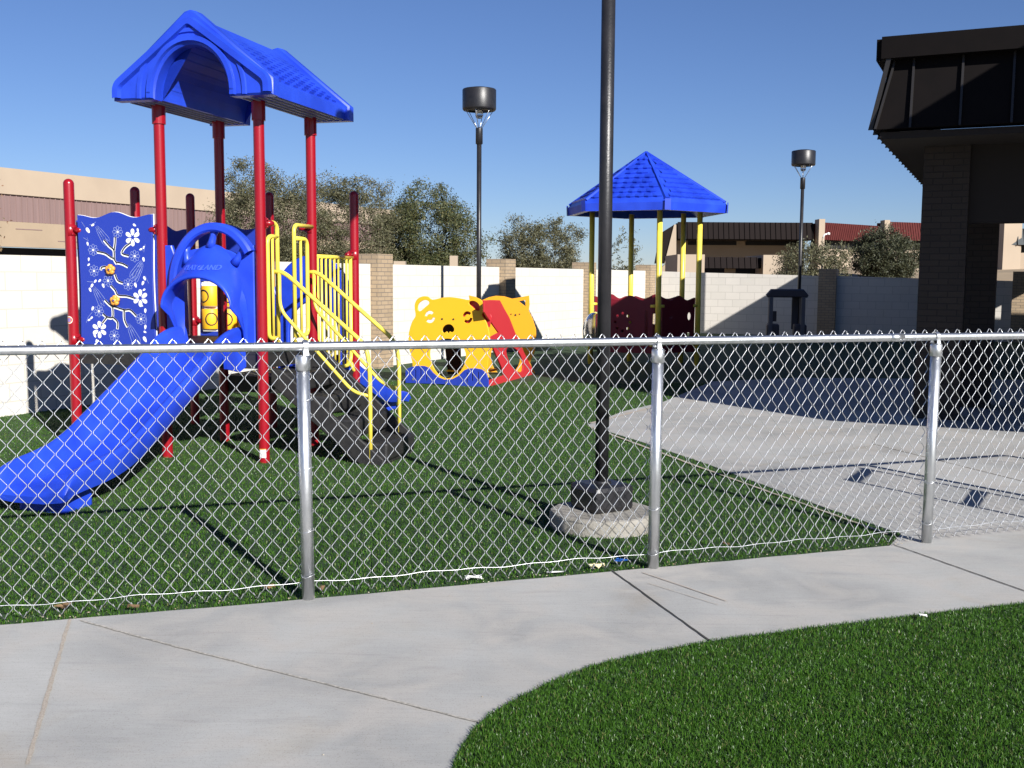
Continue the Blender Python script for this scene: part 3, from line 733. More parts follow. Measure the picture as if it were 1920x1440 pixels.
for zx, zy in [(490, 402), (320, 524), (600, 566), (321, 667), (415, 733), (550, 758), (345, 944), (630, 992), (446, 1110)]:
    c = up(zx, zy)
    for k in range(8):
        a = math.pi*k/4; P = [(c[0]+math.cos(a)*(.018+.032*(.5+.5*math.cos(q)))-math.sin(a)*.012*math.sin(q), c[1]+math.sin(a)*(.018+.032*(.5+.5*math.cos(q)))+math.cos(a)*.012*math.sin(q)) for q in np.linspace(0, 2*math.pi, 10)[:-1]]
        stroke(ln, P, .0035, closed=True)
for zx, zy, r in [(385, 425, .7), (615, 680, 2.4), (350, 845, .8), (575, 1100, .9), (612, 660, 2.4)]:
    c = up(zx, zy); ca, sa = math.cos(r), math.sin(r)
    for oy in (-.022, 0, .022):
        P = [(c[0]+x*ca-(oy*(1.2+x*8)+yy)*sa*1.0, c[1]-x*sa*1.6-(oy*(1.2+x*8)+yy)*ca*.6) for x, yy in [(-.075, 0), (-.03, .012), (.04, .016), (.07, 0), (.04, -.016), (-.03, -.012)]]
        stroke(ln, P, .0035, closed=True)
for a, b, c in [((246, 332), (270, 370), (255, 345)), ((255, 440), (290, 462), (280, 440)), ((255, 1025), (270, 985), (300, 950)), ((690, 750), (675, 720), (668, 700)), ((270, 740), (320, 745), (300, 740)), ((650, 1075), (668, 1000), (662, 960)), ((672, 486), (662, 540), (650, 520)), ((345, 333), (322, 350), (300, 352))]:
    stroke(ln, [up(*a), up(*b), up(*c)], .003)
pmb.merge(ln, 2)
dots = MB()
for zx, zy in [(490, 402), (320, 524), (600, 566), (321, 667), (415, 733), (550, 758), (345, 944), (630, 992), (446, 1110)]:
    c = up(zx, zy); flat(dots, circ(c[0], c[1], .011, 10))
pmb.merge(dots, 1)
vines = [[(395, 458), (430, 500), (460, 530), (462, 590), (478, 620)], [(472, 440), (470, 480), (462, 530)], [(345, 538), (400, 550), (440, 578), (465, 588)], [(575, 480), (535, 510), (515, 550), (560, 566)],
         [(478, 612), (515, 620), (553, 640)], [(368, 662), (375, 645), (405, 640)], [(462, 690), (480, 735), (515, 750)], [(432, 768), (460, 800), (480, 835), (540, 840), (590, 855)],
         [(388, 866), (425, 905), (470, 920), (520, 935), (560, 935), (600, 975)], [(440, 915), (438, 985), (400, 985), (372, 962)], [(400, 985), (365, 1030)], [(438, 985), (470, 1020), (468, 1065)], [(518, 935), (518, 1000), (538, 1050)]]
vm = MB(); vd = MB()
for v_ in vines:
    P = [(q.x, q.y) for q in smoothpts([(*up(*p), 0) for p in v_], 4)]
    stroke(vm, P, .024, yF-.0008); stroke(vd, [(a+.003, b+.005) for a, b in P], .012, yF-.0022)
pmb.merge(vm, 1); pmb.merge(vd, 3); panel = twb(pmb, 'activity_panel', [M_BLUEP, M_WHITE, M_LINE, M_DARK])
for zx, zy in [(440, 657), (465, 868)]:
    c = up(zx, zy); mb = MB()
    for k in range(5):
        a = 2*math.pi*k/5+.3; mb.lathe([(.0, -.012), (.022, -.012), (.022, .008), (.016, .014), (0, .015)], (c[0]+.024*math.cos(a), 0, 0), 12)
        vs_ = mb.v[-5*12:]; mb.v[-5*12:] = [(x, yF-.016-z, c[1]+.024*math.sin(a)+y) for x, y, z in vs_]
    mb.lathe([(.02, 0), (.02, .016), (0, .018)], (c[0], 0, 0), 12); mb.v[-36:] = [(x, yF-.016-z, c[1]+y) for x, y, z in mb.v[-36:]]
    kb = mb.build('flower_knob', M_ORANGE, panel)
    mb = MB(); mb.tube([(c[0], yF-.034, c[1]), (c[0], yF-.039, c[1])], .007, 10); mb.build('bolt', M_BLUEP, kb)

# wavy rear panels
for a, b in [(((-A_)+.06, A_+.06), (-A_+.06, 2*A_-.06))]:
    pass
vs, fs = plate(wavy(A_+.09, 2*A_-.09, .95, 2.02), [], .02, frame((SL, 0, 0), (0, 1, 0)), .003); mb = MB(); mb.add(vs, fs); twb(mb, 'side_panel', M_BLUEP)
vs, fs = plate(wavy(.09, A_-.09, .95, 2.02), [], .02, frame((SL, 0, 0), (0, 1, 0)), .003); mb = MB(); mb.add(vs, fs); twb(mb, 'side_panel', M_BLUEP)
# tic tac toe panel on the back
tri = [[(-.62+k*.22, 1.60), (-.54+k*.22, 1.60), (-.58+k*.22, 1.68)] for k in range(3)]
hole = [(-.77, .975), (-.10, .975), (-.10, 1.49), (-.77, 1.49)]
vs, fs = plate(wavy(-.79, -.07, .93, 2.04), [hole]+tri, .03, frame((0, 2*A_, 0), (1, 0, 0)), .003); mb = MB(); mb.add(vs, fs); tp = twb(mb, 'game_panel', M_BLUEP)
for r in range(2):
    for c_ in range(3):
        x = -.668+c_*.212; z = 1.105+r*.235
        mb = MB(); mb.lathe([(.0, -.103), (.088, -.103), (.092, -.098), (.092, .098), (.088, .103), (0, .103)], (x, 2*A_, z), 24); cy = mb.build('game_cylinder', M_YEL if False else M_YELP, tp, sharp=40)
        mb = MB(); off = [(.055, .0), (.02, 0), (.06, 0), (-.03, 0), (.04, 0), (-.02, 0)][r*3+c_][0]; P = []
        for k in range(18):
            q = 2*math.pi*k/18; u_ = off+.058*math.cos(q); a = -math.pi/2+u_/.0925; P.append((x+.0935*math.cos(a), 2*A_+.0935*math.sin(a), z+.062*math.sin(q)))
        mb.tube(P, .0065, 5, closed=True); mb.build('ring_mark', M_BLACKP, cy)
mb = MB()
for x in (-.762, -.562, -.350, -.138): mb.tube([(x+.0, 2*A_+.01, 1.0), (x, 2*A_+.01, 1.52)], .011, 8)
for z in (.992, 1.222, 1.457): mb.box((-.43, 2*A_+.01, z), (.68, .022, .02))
mb.build('grid_bar', M_WHITE, tp)

# slide hood: arched panel + rim + bulging visor
hc = .47
def archpts(hw, zs, hr, n=24, z0=.95): return [(hc+hw, z0)]+[(hc+hw*math.cos(q), zs+hr*math.sin(q)) for q in np.linspace(0, math.pi, n)]+[(hc-hw, z0)]
outl = [(.055, .95), (.055, 1.80), (.12, 1.80), (.15, 1.72)]+[(hc+.31*math.cos(q), 1.66+.12*math.sin(q)) for q in np.linspace(math.pi*.9, math.pi*.1, 14)]+[(.79, 1.72), (.82, 1.80), (.885, 1.80), (.885, .95)]
vs, fs = plate(outl, [archpts(.325, 1.28, .32, z0=.96)], .045, frame((0, 0, 0), (1, 0, 0)), .008); mb = MB(); mb.add(vs, fs, True); hood = twb(mb, 'slide_hood', M_BLUE, sharp=35)
secs = [(.0, .275, 1.38, .43), (-.03, .285, 1.365, .44), (-.08, .30, 1.34, .42), (-.14, .315, 1.32, .37), (-.20, .322, 1.31, .32), (-.25, .326, 1.30, .28), (-.275, .326, 1.295, .265), (-.285, .316, 1.29, .25), (-.27, .306, 1.285, .24), (-.15, .312, 1.28, .27), (-.03, .325, 1.28, .31)]
rows = []
for y, hw, zs, hr in secs:
    m_ = -.02 if y > -.05 else 0
    leg = [(.0, .97), (.0, 1.06), (.0, 1.16)]
    yl = y*.55
    hc = .495; L_ = [(hc-hw+.012, y*.12-.02, .96), (hc-hw+.01, y*.26-.02, 1.10), (hc-hw, y*.62, 1.22)]+[(hc+hw*math.cos(q), y, zs+hr*math.sin(q)) for q in np.linspace(math.pi, 0, 29)]+[(hc+hw, y*.62, 1.22), (hc+hw, y*.22-.02, 1.10), (hc+hw, y*.12-.02, .96)]
    rows.append(L_)
mb = MB(); mb.grid(list(reversed(rows)), True); mb.build('visor', M_BLUE, hood)
# rim arch
hr_ = hc+.05
mb = MB(); P = [(hr_-.385, 1.38)]+[(hr_+.385*math.cos(q), 1.47+.475*math.sin(q)) for q in np.linspace(math.pi, math.pi*.19, 33)]
rows = []
for i, (x, z) in enumerate(P):
    t = Vector((P[min(i+1, len(P)-1)][0]-P[max(i-1, 0)][0], 0, P[min(i+1, len(P)-1)][1]-P[max(i-1, 0)][1])).normalized(); nn = Vector((-t.z, 0, t.x)) 
    c = Vector((x, -.03, z)); sec = []
    for a, b in [(-.035, -.05), (-.02, -.065), (.02, -.065), (.038, -.045), (.038, .03), (-.035, .03)]: sec.append(c+nn*a+Vector((0, b, 0)))
    rows.append(sec+[sec[0]])
mb.grid(rows, True); mb.build('rim_arch', M_BLUE, hood, sharp=40)
mb = MB()
for q, l0, l1 in [(math.pi/2, .40, .47), (math.pi*.76, .37, .46), (math.pi*.24, .37, .46)]:
    a = Vector((hc+.30*math.cos(q), -.03, 1.36+(.42)*math.sin(q))); b = Vector((hr_+.385*math.cos(q), -.03, 1.47+.475*math.sin(q)))
    mb = MB(); mb.tube([a, a.lerp(b, .3), a.lerp(b, .6), b], [.042, .03, .028, .042], 12); mb.build('rim_spoke', M_BLUE, hood)
# raised lettering PLAY LAND wrapped on the visor
def text_mesh(txt, size):
    cu = bpy.data.curves.new('t', 'FONT'); cu.body = txt; cu.size = size; cu.extrude = .005; cu.align_x = 'CENTER'; cu.space_character = 1.0
    ob = bpy.data.objects.new('t', cu); COL.objects.link(ob); dg = bpy.context.evaluated_depsgraph_get(); me = bpy.data.meshes.new_from_object(ob.evaluated_get(dg))
    vs = [tuple(v.co) for v in me.vertices]; fs = [tuple(p.vertices) for p in me.polygons]; bpy.data.objects.remove(ob); bpy.data.curves.remove(cu); bpy.data.meshes.remove(me); return vs, fs
def visor_y(x, z):
    # interpolate visor surface depth from its sections (top part)
    best = None
    for (y0, h0, z0, r0), (y1, h1, z1, r1) in zip(secs[:6], secs[1:7]):
        def top(hw, zs, hr): c = min(.999, abs(x-hc)/hw); return zs+hr*math.sqrt(1-c*c)
        a, b = top(h0, z0, r0), top(h1, z1, r1)
        if b <= z <= a: return y0+(y1-y0)*(a-z)/(a-b+1e-9)
    return -.25
mb = MB()
for txt, xo in (('PLAY', -.078), ('LAND', .102)):
    vs, fs = text_mesh(txt, .060)
    mb.add([(hc+xo+v[0]*.93, visor_y(hc+xo+v[0]*.93, 1.595+v[1])-.0045-v[2]*1.0, 1.595+v[1]) for v in vs], fs)
P = [(hc+.010+.016*math.cos(q), 1.612+.018*math.sin(q)) for q in np.linspace(0, 2*math.pi, 15)[:-1]]
mb.tube([(x, visor_y(x, z)-.003, z) for x, z in P], .003, 5, closed=True)
for k in range(5):
    q = 2*math.pi*k/5; x, z = hc+.010+.009*math.cos(q), 1.612+.009*math.sin(q); mb.lathe([(0, -.004), (.004, 0), (0, .004)], (x, visor_y(x, z)-.003, z), 6)
mb.build('raised_lettering', mat('blue_lettering', (.05, .11, .72), .35), hood)

# slides
def make_slide(parent, s_c, flip=False):
    bed = [(.02, .93), (-.14, .925), (-.30, .875), (-.5, .765), (-.75, .63), (-1.0, .495), (-1.22, .38), (-1.4, .295), (-1.6, .225), (-1.8, .19), (-2.0, .175), (-2.15, .16), (-2.26, .13)]
    wl = [(.02, .17), (-.14, .165), (-.30, .16), (-.5, .15), (-.75, .15), (-1.0, .15), (-1.22, .15), (-1.4, .145), (-1.6, .14), (-1.8, .135), (-2.0, .125), (-2.15, .10), (-2.26, .03)]
    B = smoothpts([(0, a, b) for a, b in bed], 3); W_ = smoothpts([(0, a, b) for a, b in wl], 3)
    rows = []
    for i, (b, w2) in enumerate(zip(B, W_)):
        t = (B[min(i+1, len(B)-1)]-B[max(i-1, 0)]).normalized(); nn = Vector((0, -t.z, t.y)); nn = nn if nn.z > 0 else -nn
        h = w2.z; f = max(0, (-b.y-1.75)/.5); bw = .205+.012*f; tw_ = .31-.008*f*f; h *= 1.18
        sec = [(-bw-.06, -.03), (-tw_+.02, h*.2), (-tw_, h*.84), (-tw_+.006, h*.96), (-tw_+.022, h*1.0), (-tw_+.045, h*.97), (-tw_+.058, h*.84), (-bw-.022, .045), (-bw+.015, .006), (-bw*.5, 0), (0, 0), (bw*.5, 0), (bw-.015, .006), (bw+.022, .045), (tw_-.058, h*.84), (tw_-.045, h*.97), (tw_-.022, h*1.0), (tw_-.006, h*.96), (tw_, h*.84), (tw_-.02, h*.2), (bw+.06, -.03), (bw*.5, -.05), (0, -.05), (-bw*.5, -.05), (-bw-.06, -.03)]
        rows.append([Vector((s_c+x, b.y, b.z))+nn*y for x, y in sec])
    mb = MB(); mb.grid(rows, True)
    o = len(mb.v)-len(rows[-1]); mb.f.append(tuple(range(o, o+len(rows[-1])-1))); mb.mi.append(0); mb.sm.append(False); mb.uv.append(None)
    # rolled lip at the end
    sl_ = mb.build('slide', M_BLUE, parent, sharp=60)
    mb = MB()
    mb.box((s_c, -1.98, .06), (.36, .30, .17), bev=.03); mb.build('foot', M_BLUE, sl_)
    mb = MB()
    for sx in (-1, 1):
        mb = MB(); mb.add(*bev_wing(s_c+sx*.30, sx)); mb.build('entrance_wing', M_BLUE, sl_)
    return sl_
def bev_wing(x, sx):
    P = [(-.32, .96), (-.24, 1.02), (-.12, 1.04), (.0, 1.04), (.02, 1.0), (.02, .80), (-.10, .76), (-.30, .80)]
    vs = []; n = len(P)
    for xx in (-.014, .014): vs += [(x+xx, a, b) for a, b in P]
    return vs, [tuple(range(n)), tuple(range(2*n-1, n-1, -1))]+[(i, n+i, n+(i+1) % n, (i+1) % n) for i in range(n)]
make_slide(tw, .47)
s2 = make_slide(tw, .47)
s2.location = (A_, 2*A_, -.31); s2.rotation_euler = (0, 0, math.pi)
for v in [s2]:
    v.scale = (1.08, .90, .68)
mb = MB(); s2.location = (A_, 2*A_, 0)
vs, fs = plate([(.06, .64), (.06, 1.45)]+[(hc+.40*math.cos(q), 1.36+.40*math.sin(q)) for q in np.linspace(math.pi, 0, 20)]+[(.88, 1.45), (.88, .64)], [archpts(.27, .98, .32, z0=.66)], .05, frame((0, 2*A_, 0), (1, 0, 0)), .008)
mb.add(vs, fs, True); twb(mb, 'rear_slide_hood', M_BLUE, sharp=35)

# stairs
sx0, sx1, sy0, sy1 = A_+.02, 1.95, .15, .80
st = MB(); nst = 4; run = (sx1-sx0)/nst
for k in range(nst):
    z = .93*(1-(k+1)/(nst+1))+0.0; x = sx0+k*run
    st.box((x+run/2+.015, (sy0+sy1)/2, z-.075), (run+.03, sy1-sy0-.002, .15), bev=.022)
for k in range(nst):
    z = .93*(1-(k+1)/(nst+1)); x = sx0+k*run
    for i in range(12):
        for j in range(4): st.box((x+.05+j*run/4.4, sy0+.07+i*.047, z+.004), (.02, .014, .006))
stairs = twb(st, 'stairs', M_BLACKP)
for yy in (sy0, sy1):
    up_ = -.17 if yy == sy0 else .03
    P = [(sx0-.02, .95+up_), (sx0+.08, .93+up_), (sx1+.0, .15+max(up_, -.10)), (sx1+.0, -.01), (sx1-.20, -.01), (sx0-.02, .64)]
    vs, fs = plate(P, [], .035, frame((0, yy, 0), (1, 0, 0)), .008); mb = MB(); mb.add(vs, fs); mb.build('stringer', M_BLACKP, stairs)
mb = MB(); mb.box((sx1-.05, (sy0+sy1)/2, .07), (.10, sy1-sy0-.03, .17), bev=.02); mb.build('bottom_riser', M_BLACKP, stairs)


# yellow entry hoops and hand rails
YR = .0185
def tb(name, P, r=YR, bd=.1, parent=None, m=M_YEL):
    mb = MB(); mb.tube(bend(P, bd, 6), r, 12); return mb.build(name, m, parent or tw)
xq = A_+.035
# near hoop (beside the front right post) and far hoop
def hoop(y_out, y_in, y_post, topz):
    tb('entry_hoop', [(A_+.02, y_post, topz), (xq, y_out, topz), (xq, y_out, .94)], bd=.07)
    tb('entry_hoop', [(xq, y_out, topz-.115), (xq, y_in, topz-.115), (xq, y_in, 1.03), (xq, y_out, 1.03)], bd=.07)
    tb('entry_bar', [(xq, (y_out+y_in)/2, topz-.115), (xq, (y_out+y_in)/2, 1.03)], r=.012)
hoop(.215, .045, .03, 1.99); hoop(.52, .77, .905, 1.99)
for y, yh in ((.15, .17), (.80, .78)):
    x_e = 1.83
    P = [(xq, y, 1.585), (xq+.09, y, 1.585), (x_e-.03, y, .985), (x_e, y, .80), (x_e, y, .02)]
    hr = tb('handrail', P, bd=.10)
    tb('lower_rail', [(xq+.05, y, 1.585), (xq+.05, y, 1.27), (x_e-.15, y, .60), (x_e, y, .57)], bd=.09, parent=hr, r=.0145)
# yellow barrier panel on the right side
bx = A_
br = tb('barrier', [(bx, A_+.03, 1.73), (bx, 2*A_-.05, 1.73)], bd=.01)
tb('barrier_bottom', [(bx, A_+.10, 1.73), (bx, A_+.10, .68), (bx, 2*A_-.10, .68), (bx, 2*A_-.10, 1.73)], bd=.12, parent=br)
for k in range(7):
    y = A_+.10+(k+1)*(A_-.20)/8; tb('bar', [(bx, y, 1.73), (bx, y, .685)], r=.011, parent=br)
tb('barrier_stub', [(bx, 2*A_-.10, .70), (bx, 2*A_-.05, .62), (bx, 2*A_, .62)], bd=.03, parent=br)

# ================================================================== BEAR AND CAT PLAY PANELS
def zc(zx, zy): return (680+zx/4, 420+zy/4)
B0 = Vector((*G(*zc(330, 1195)), 0)); B1 = Vector((*G(*zc(950, 1222)), 0))
bear = thing('animal_play_panel', 'yellow bear and cat panels with red sides and blue paws on the grass', 'play panel', tuple(B0), math.atan2((B1-B0).y, (B1-B0).x))
Rinv = Matrix.Rotation(-bear.rotation_euler.z, 3, 'Z')
bd_ = (B1-B0).normalized()
def on_plane(zx, zy, o=B0, d=bd_):
    """photo pixel -> (along, height) on the vertical plane through o along d"""
    D = Vector(ray(*zc(zx, zy))); nn = Vector((-d.y, d.x, 0)); t = o.dot(nn)/D.dot(nn); p = D*t; return ((p-o).dot(d), EH+p.z)
def P2d(L_, o=B0, d=bd_, sm=0):
    P = [on_plane(a, b, o, d) for a, b in L_]
    if sm: P = [(q.x, q.y) for q in smoothpts([(a, b, 0) for a, b in P], sm, True)]
    return P
bear_out = [(345, 850), (352, 800), (372, 735), (398, 690), (393, 640), (393, 600), (412, 563), (450, 543), (490, 545), (524, 568), (600, 552), (660, 549), (730, 558), (795, 570), (838, 555), (880, 563), (908, 598), (911, 655), (896, 682), (930, 740), (952, 830), (955, 930), (945, 1000), (935, 1100), (925, 1165), (640, 1175), (560, 1165), (400, 1150), (375, 1040), (352, 940)]
legs_hole = [(505, 960), (520, 915), (560, 880), (610, 862), (660, 862), (710, 880), (750, 915), (775, 970), (770, 1030), (745, 1090), (700, 1135), (640, 1158), (585, 1140), (540, 1090), (512, 1020)]
earL = [(415, 640), (418, 605), (440, 580), (470, 570), (495, 578), (500, 598), (470, 625), (432, 655)]
earR = [(802, 582), (830, 576), (862, 590), (880, 620), (876, 650), (850, 645), (820, 620), (800, 600)]
def ringholes(cx_, cy_, rx, ry):
    out = []
    for a0, a1 in ((.15, 2.35), (3.3, 5.5)):
        o_ = [(cx_+rx*math.cos(q), cy_+ry*math.sin(q)) for q in np.linspace(a0, a1, 8)]; i_ = [(cx_+rx*.5*math.cos(q), cy_+ry*.5*math.sin(q)) for q in np.linspace(a1, a0, 8)]; out.append(o_+i_)
    return out
nose = [(597, 800), (605, 775), (625, 757), (650, 752), (672, 760), (688, 785), (684, 805), (668, 812), (655, 806), (645, 822), (632, 806), (612, 818)]
mouthL = [(598, 866), (640, 862), (655, 868), (620, 872)]
holes = [P2d(legs_hole, sm=3), P2d(earL, sm=3), P2d(earR, sm=3)]+[P2d(h_) for h_ in ringholes(505, 697, 40, 46)+ringholes(787, 700, 38, 45)]+[P2d(nose, sm=2)]
vs, fs = plate(P2d(bear_out, sm=3), holes, .024, I4, .003); mb = MB(); mb.add(vs, fs); mb.build('bear_panel', M_YELP, bear)
paws = [(330, 1100), (345, 1083), (375, 1070), (420, 1062), (470, 1064), (505, 1078), (535, 1115), (575, 1150), (620, 1166), (680, 1162), (730, 1135), (770, 1095), (800, 1083), (850, 1080), (900, 1090), (935, 1120), (950, 1165), (950, 1220), (760, 1216), (620, 1200), (330, 1190)]
slots = [[(x-4, y0), (x+4, y0), (x+4, y0+75), (x-4, y0+75)] for x, y0 in ((405, 1095), (444, 1088), (487, 1100), (790, 1115), (830, 1100), (874, 1108))]
vs, fs = plate(P2d(paws), [P2d(s_) for s_ in slots], .03, Matrix.Translation((0, -.028, 0)), .003); mb = MB(); mb.add(vs, fs); mb.build('paw_panel', M_BLUEP, bear)
for zx, zy in [(599, 712), (684, 714)]:
    a, b = on_plane(zx, zy); mb = MB(); mb.tube([(a, -.012, b), (a, -.02, b)], .013, 10); mb.build('eye_bolt', M_BLACKP, bear)
for zx, zy in [(390, 1162), (638, 1187), (890, 1190)]:
    a, b = on_plane(zx, zy); mb = MB(); mb.tube([(a, -.043, b), (a, -.05, b)], .016, 10); mb.build('paw_bolt', M_SILVER, bear)
# red side panel leads back to the cat
C0 = B1+bd_*-.02; C1 = Vector((*G(*zc(1300, 1120)), 0)); cdir = (C1-C0).normalized()
def toLocal(vs): return [tuple(Rinv @ (Vector(v)-B0)) for v in vs]
Fr = frame(C0, cdir)
red_out = [(905, 575), (955, 570), (1025, 572), (1060, 640), (1095, 700), (1150, 840), (1205, 960), (1265, 1080), (1275, 1145), (1050, 1200), (948, 1216), (948, 1170), (1055, 1135), (1040, 1080), (1000, 990), (975, 930), (950, 850), (1015, 815), (925, 690), (908, 660)]
red_hole = [(1075, 935), (1130, 930), (1165, 960), (1190, 1010), (1200, 1060), (1190, 1110), (1150, 1100), (1110, 1060), (1082, 1000)]
vs, fs = plate(P2d(red_out, C0, cdir), [P2d(red_hole, C0, cdir, 3)], .024, Fr, .003); mb = MB(); mb.add(toLocal(vs), fs); mb.build('side_panel', M_REDP, bear)
vs, fs = plate(P2d([(792, 572), (908, 573), (935, 640), (955, 700), (940, 775), (735, 775), (735, 650), (770, 600)]), [], .02, Matrix.Translation((0, .07, 0)), .003); mb = MB(); mb.add(vs, fs); mb.build('back_panel', M_REDP, bear)
K0 = Vector((*G(*zc(905, 1150)), 0))+Vector((-.1, 1.0, 0)); K1 = C1+Vector((.03, .02, 0)); kd = (K1-K0).normalized()
Fk = frame(K0, kd)
cat_out = [(805, 590), (797, 535), (850, 548), (895, 572), (950, 548), (1000, 538), (1060, 542), (1120, 560), (1180, 550), (1248, 536), (1252, 600), (1245, 650), (1275, 710), (1300, 790), (1302, 880), (1290, 960), (1255, 1040), (1302, 1135), (1275, 1148), (1200, 1180), (915, 1190), (915, 1060), (860, 900), (820, 780), (800, 700)]
cat_ear = [(1172, 580), (1220, 570), (1222, 618)]
cat_hole = [(960, 1000), (980, 930), (1060, 890), (1130, 920), (1180, 1000), (1150, 1090), (1060, 1130), (990, 1090)]
ch = [P2d(cat_ear, K0, kd), P2d(cat_hole, K0, kd, 3)]
vs, fs = plate(P2d(cat_out, K0, kd, 1), ch, .024, Fk, .003); mb = MB(); mb.add(toLocal(vs), fs); mb.build('cat_panel', M_YELP if False else mat('amber_panel', (.78, .33, .012), .5), bear)
mb = MB()
for zx, zy in [(1115, 676), (1148, 682), (1178, 676)]:
    D = Vector(ray(*zc(zx, zy))); nn = Vector((-kd.y, kd.x, 0)); t = K0.dot(nn)/D.dot(nn); p = D*t; p.z += EH; q = p-nn*.02 if nn.y > 0 else p+nn*.02
    mb = MB(); mb.tube(toLocal([p, q]), .016 if zx == 1148 else .010, 8); mb.build('eye_bolt', M_BLACKP, bear)
mb = MB(); rp_ = [on_plane(*q) for q in ((525, 1150), (625, 1150), (715, 740), (585, 740))]
yy = [.55, .55, .06, .06]; mb.add([(p_[0], y_, p_[1]) for p_, y_ in zip(rp_, yy)]+[(p_[0], y_+.025, p_[1]) for p_, y_ in zip(rp_, yy)], [(0, 1, 2, 3), (7, 6, 5, 4), (0, 3, 7, 4), (1, 5, 6, 2), (3, 2, 6, 7), (0, 4, 5, 1)]); mb.build('inner_ramp', mat('shade_toned_maroon', (.035, .006, .008), .6), bear)  # maroon darkened almost to black: paints in the shade behind the bear panel
mb = MB(); c0 = B1+Vector((-.28, .9, .16)); mb.box(tuple(Rinv @ (c0-B0)), (.62, .5, .03), bev=.004); mb.build('seat', M_YELP, bear)

# ================================================================== HEXAGON SHELTER
hx = V(1206, 600, 18.95)
sh = thing('shelter', 'blue shingled hexagon roof shelter on yellow posts with maroon panels', 'playground shelter', (hx.x, hx.y, 0), rad(7.6))
HR = 1.43; HP = .975
def hexp(r, k, z): a = -math.pi/2+math.pi/3*k; return Vector((r*math.cos(a), r*math.sin(a), z))
mbr = MB(); rim0, rim1, apz = 2.66, 2.84, 3.73
for k in range(6):
    a0, b0 = hexp(HR-.0, k, rim0), hexp(HR, k+1, rim0); a1, b1 = hexp(HR+.01, k, rim1-.05), hexp(HR+.01, k+1, rim1-.05); a2, b2 = hexp(HR-.04, k, rim1+.02), hexp(HR-.04, k+1, rim1+.02); ap = Vector((0, 0, apz))
    mbr.add([a0, b0, b1, a1], [(0, 1, 2, 3)]); mbr.add([a1, b1, b2, a2], [(0, 1, 2, 3)]); mbr.add([a2, b2, ap], [(0, 1, 2)])
    i0, i1 = hexp(HR-.12, k, rim0), hexp(HR-.12, k+1, rim0); mbr.add([b0, a0, i0, i1], [(0, 1, 2, 3)]); mbr.add([i1, i0, Vector((0, 0, 3.35))], [(0, 1, 2)])
mb = mbr
for k in range(6):
    a, b = hexp(HR-.03, k, rim1), Vector((0, 0, apz)); d = (b-a).normalized(); e0 = hexp(1, k+.5, 0); rad_ = hexp(1, k, 0)
    side = Vector((-rad_.y, rad_.x, 0))*.05; upv = side.normalized().cross(d); upv = upv if upv.z > 0 else -upv; upv *= .03
    P = [a-side, a-side*.6+upv, a+side*.6+upv, a+side]; Q = [b-side*.3, b-side*.3+upv, b+side*.3+upv, b+side*.3]
    mb.grid([Q, P], False); mb.add(P, [(0, 1, 2, 3)])
    c0, c1 = hexp(HR+.012, k, rim0), hexp(HR+.02, k, rim1); mb.add([c0-side, c0+side, c1+side, c1-side], [(0, 1, 2, 3)])
for k in range(6):
    a, b, ap = hexp(HR-.07, k, rim1+.03), hexp(HR-.07, k+1, rim1+.03), Vector((0, 0, apz)); nn = (b-a).cross(ap-a).normalized(); nn = nn if nn.z > 0 else -nn
    NR = 9
    for i in range(NR):
        f0, f1 = i/NR*.93, (i+1)/NR*.93; L0, R0 = a.lerp(ap, f0), b.lerp(ap, f0); L1, R1 = a.lerp(ap, f1), b.lerp(ap, f1); m = max(2, int(8*(1-f0)))
        for j in range(m):
            u0, u1 = .05+.90*j/m, .05+.90*(j+1)/m; um = (u0+u1)/2; sh_ = (.5/m*.9 if i % 2 else 0); u0 += sh_; u1 += sh_; um += sh_
            if u1 > .97: continue
            lift = nn*.036; p0 = L0.lerp(R0, u0)+lift*.8; pm = L0.lerp(R0, um)+lift*1.15-(L1-L0)*.12; p1 = L0.lerp(R0, u1-.02/m)+lift*.8; q0 = L1.lerp(R1, u0)+nn*.003; q1 = L1.lerp(R1, u1-.02/m)+nn*.003
            mb.add([p0, pm, p1, q1, q0], [(0, 1, 2, 3, 4)]); mb.add([p0-lift, pm-lift, p1-lift, p1, pm, p0], [(0, 1, 4, 5), (1, 2, 3, 4)])
hroof = mbr.build('roof', M_BLUE, sh)
hposts = []
for k in range(6):
    p = hexp(HP, k, 0); mb = MB(); mb.tube([p, p+Vector((0, 0, 2.72))], .0475, 18); hposts.append(mb.build('post', M_YEL, sh))
def hpanel(k, outline_f, holes_f, m, name='panel'):
    a, b = hexp(HP, k, 0), hexp(HP, k+1, 0); d = (b-a).normalized(); L_ = (b-a).length
    vs, fs = plate(outline_f(L_), holes_f(L_), .022, frame(a, d), .003); mb = MB(); mb.add(vs, fs); o = mb.build(name, m, sh)
    for z in (.42, 1.08):
        for e, s_ in ((a, 1), (b, -1)):
            mb = MB(); mb.tube([e+d*s_*.03+Vector((0, 0, z)), e+d*s_*.13+Vector((0, 0, z))], .028, 10); mb.build('clamp', M_YEL, hposts[(k if s_ > 0 else (k+1) % 6)])
    return o
of = lambda L_: wavy(.08, L_-.08, .28, 1.22, .03, .01)
hpanel(0, of, lambda L_: [circ(.30, .90, .035, 12, math.pi, 2*math.pi), circ(L_-.22, .90, .045, 12, ry=.07), [(L_-.26, .50), (L_-.20, .50), (L_-.20, .62), (L_-.26, .62)]], M_MAROON)
hpanel(5, of, lambda L_: [circ(.36+.13*math.cos(q), .80+.15*math.sin(q), .026, 8) for q in np.linspace(0, 2*math.pi, 9)[:-1]]+[[(L_-.22, .42), (L_-.17, .42), (L_-.17, 1.0), (L_-.22, 1.0)]], M_MAROON)
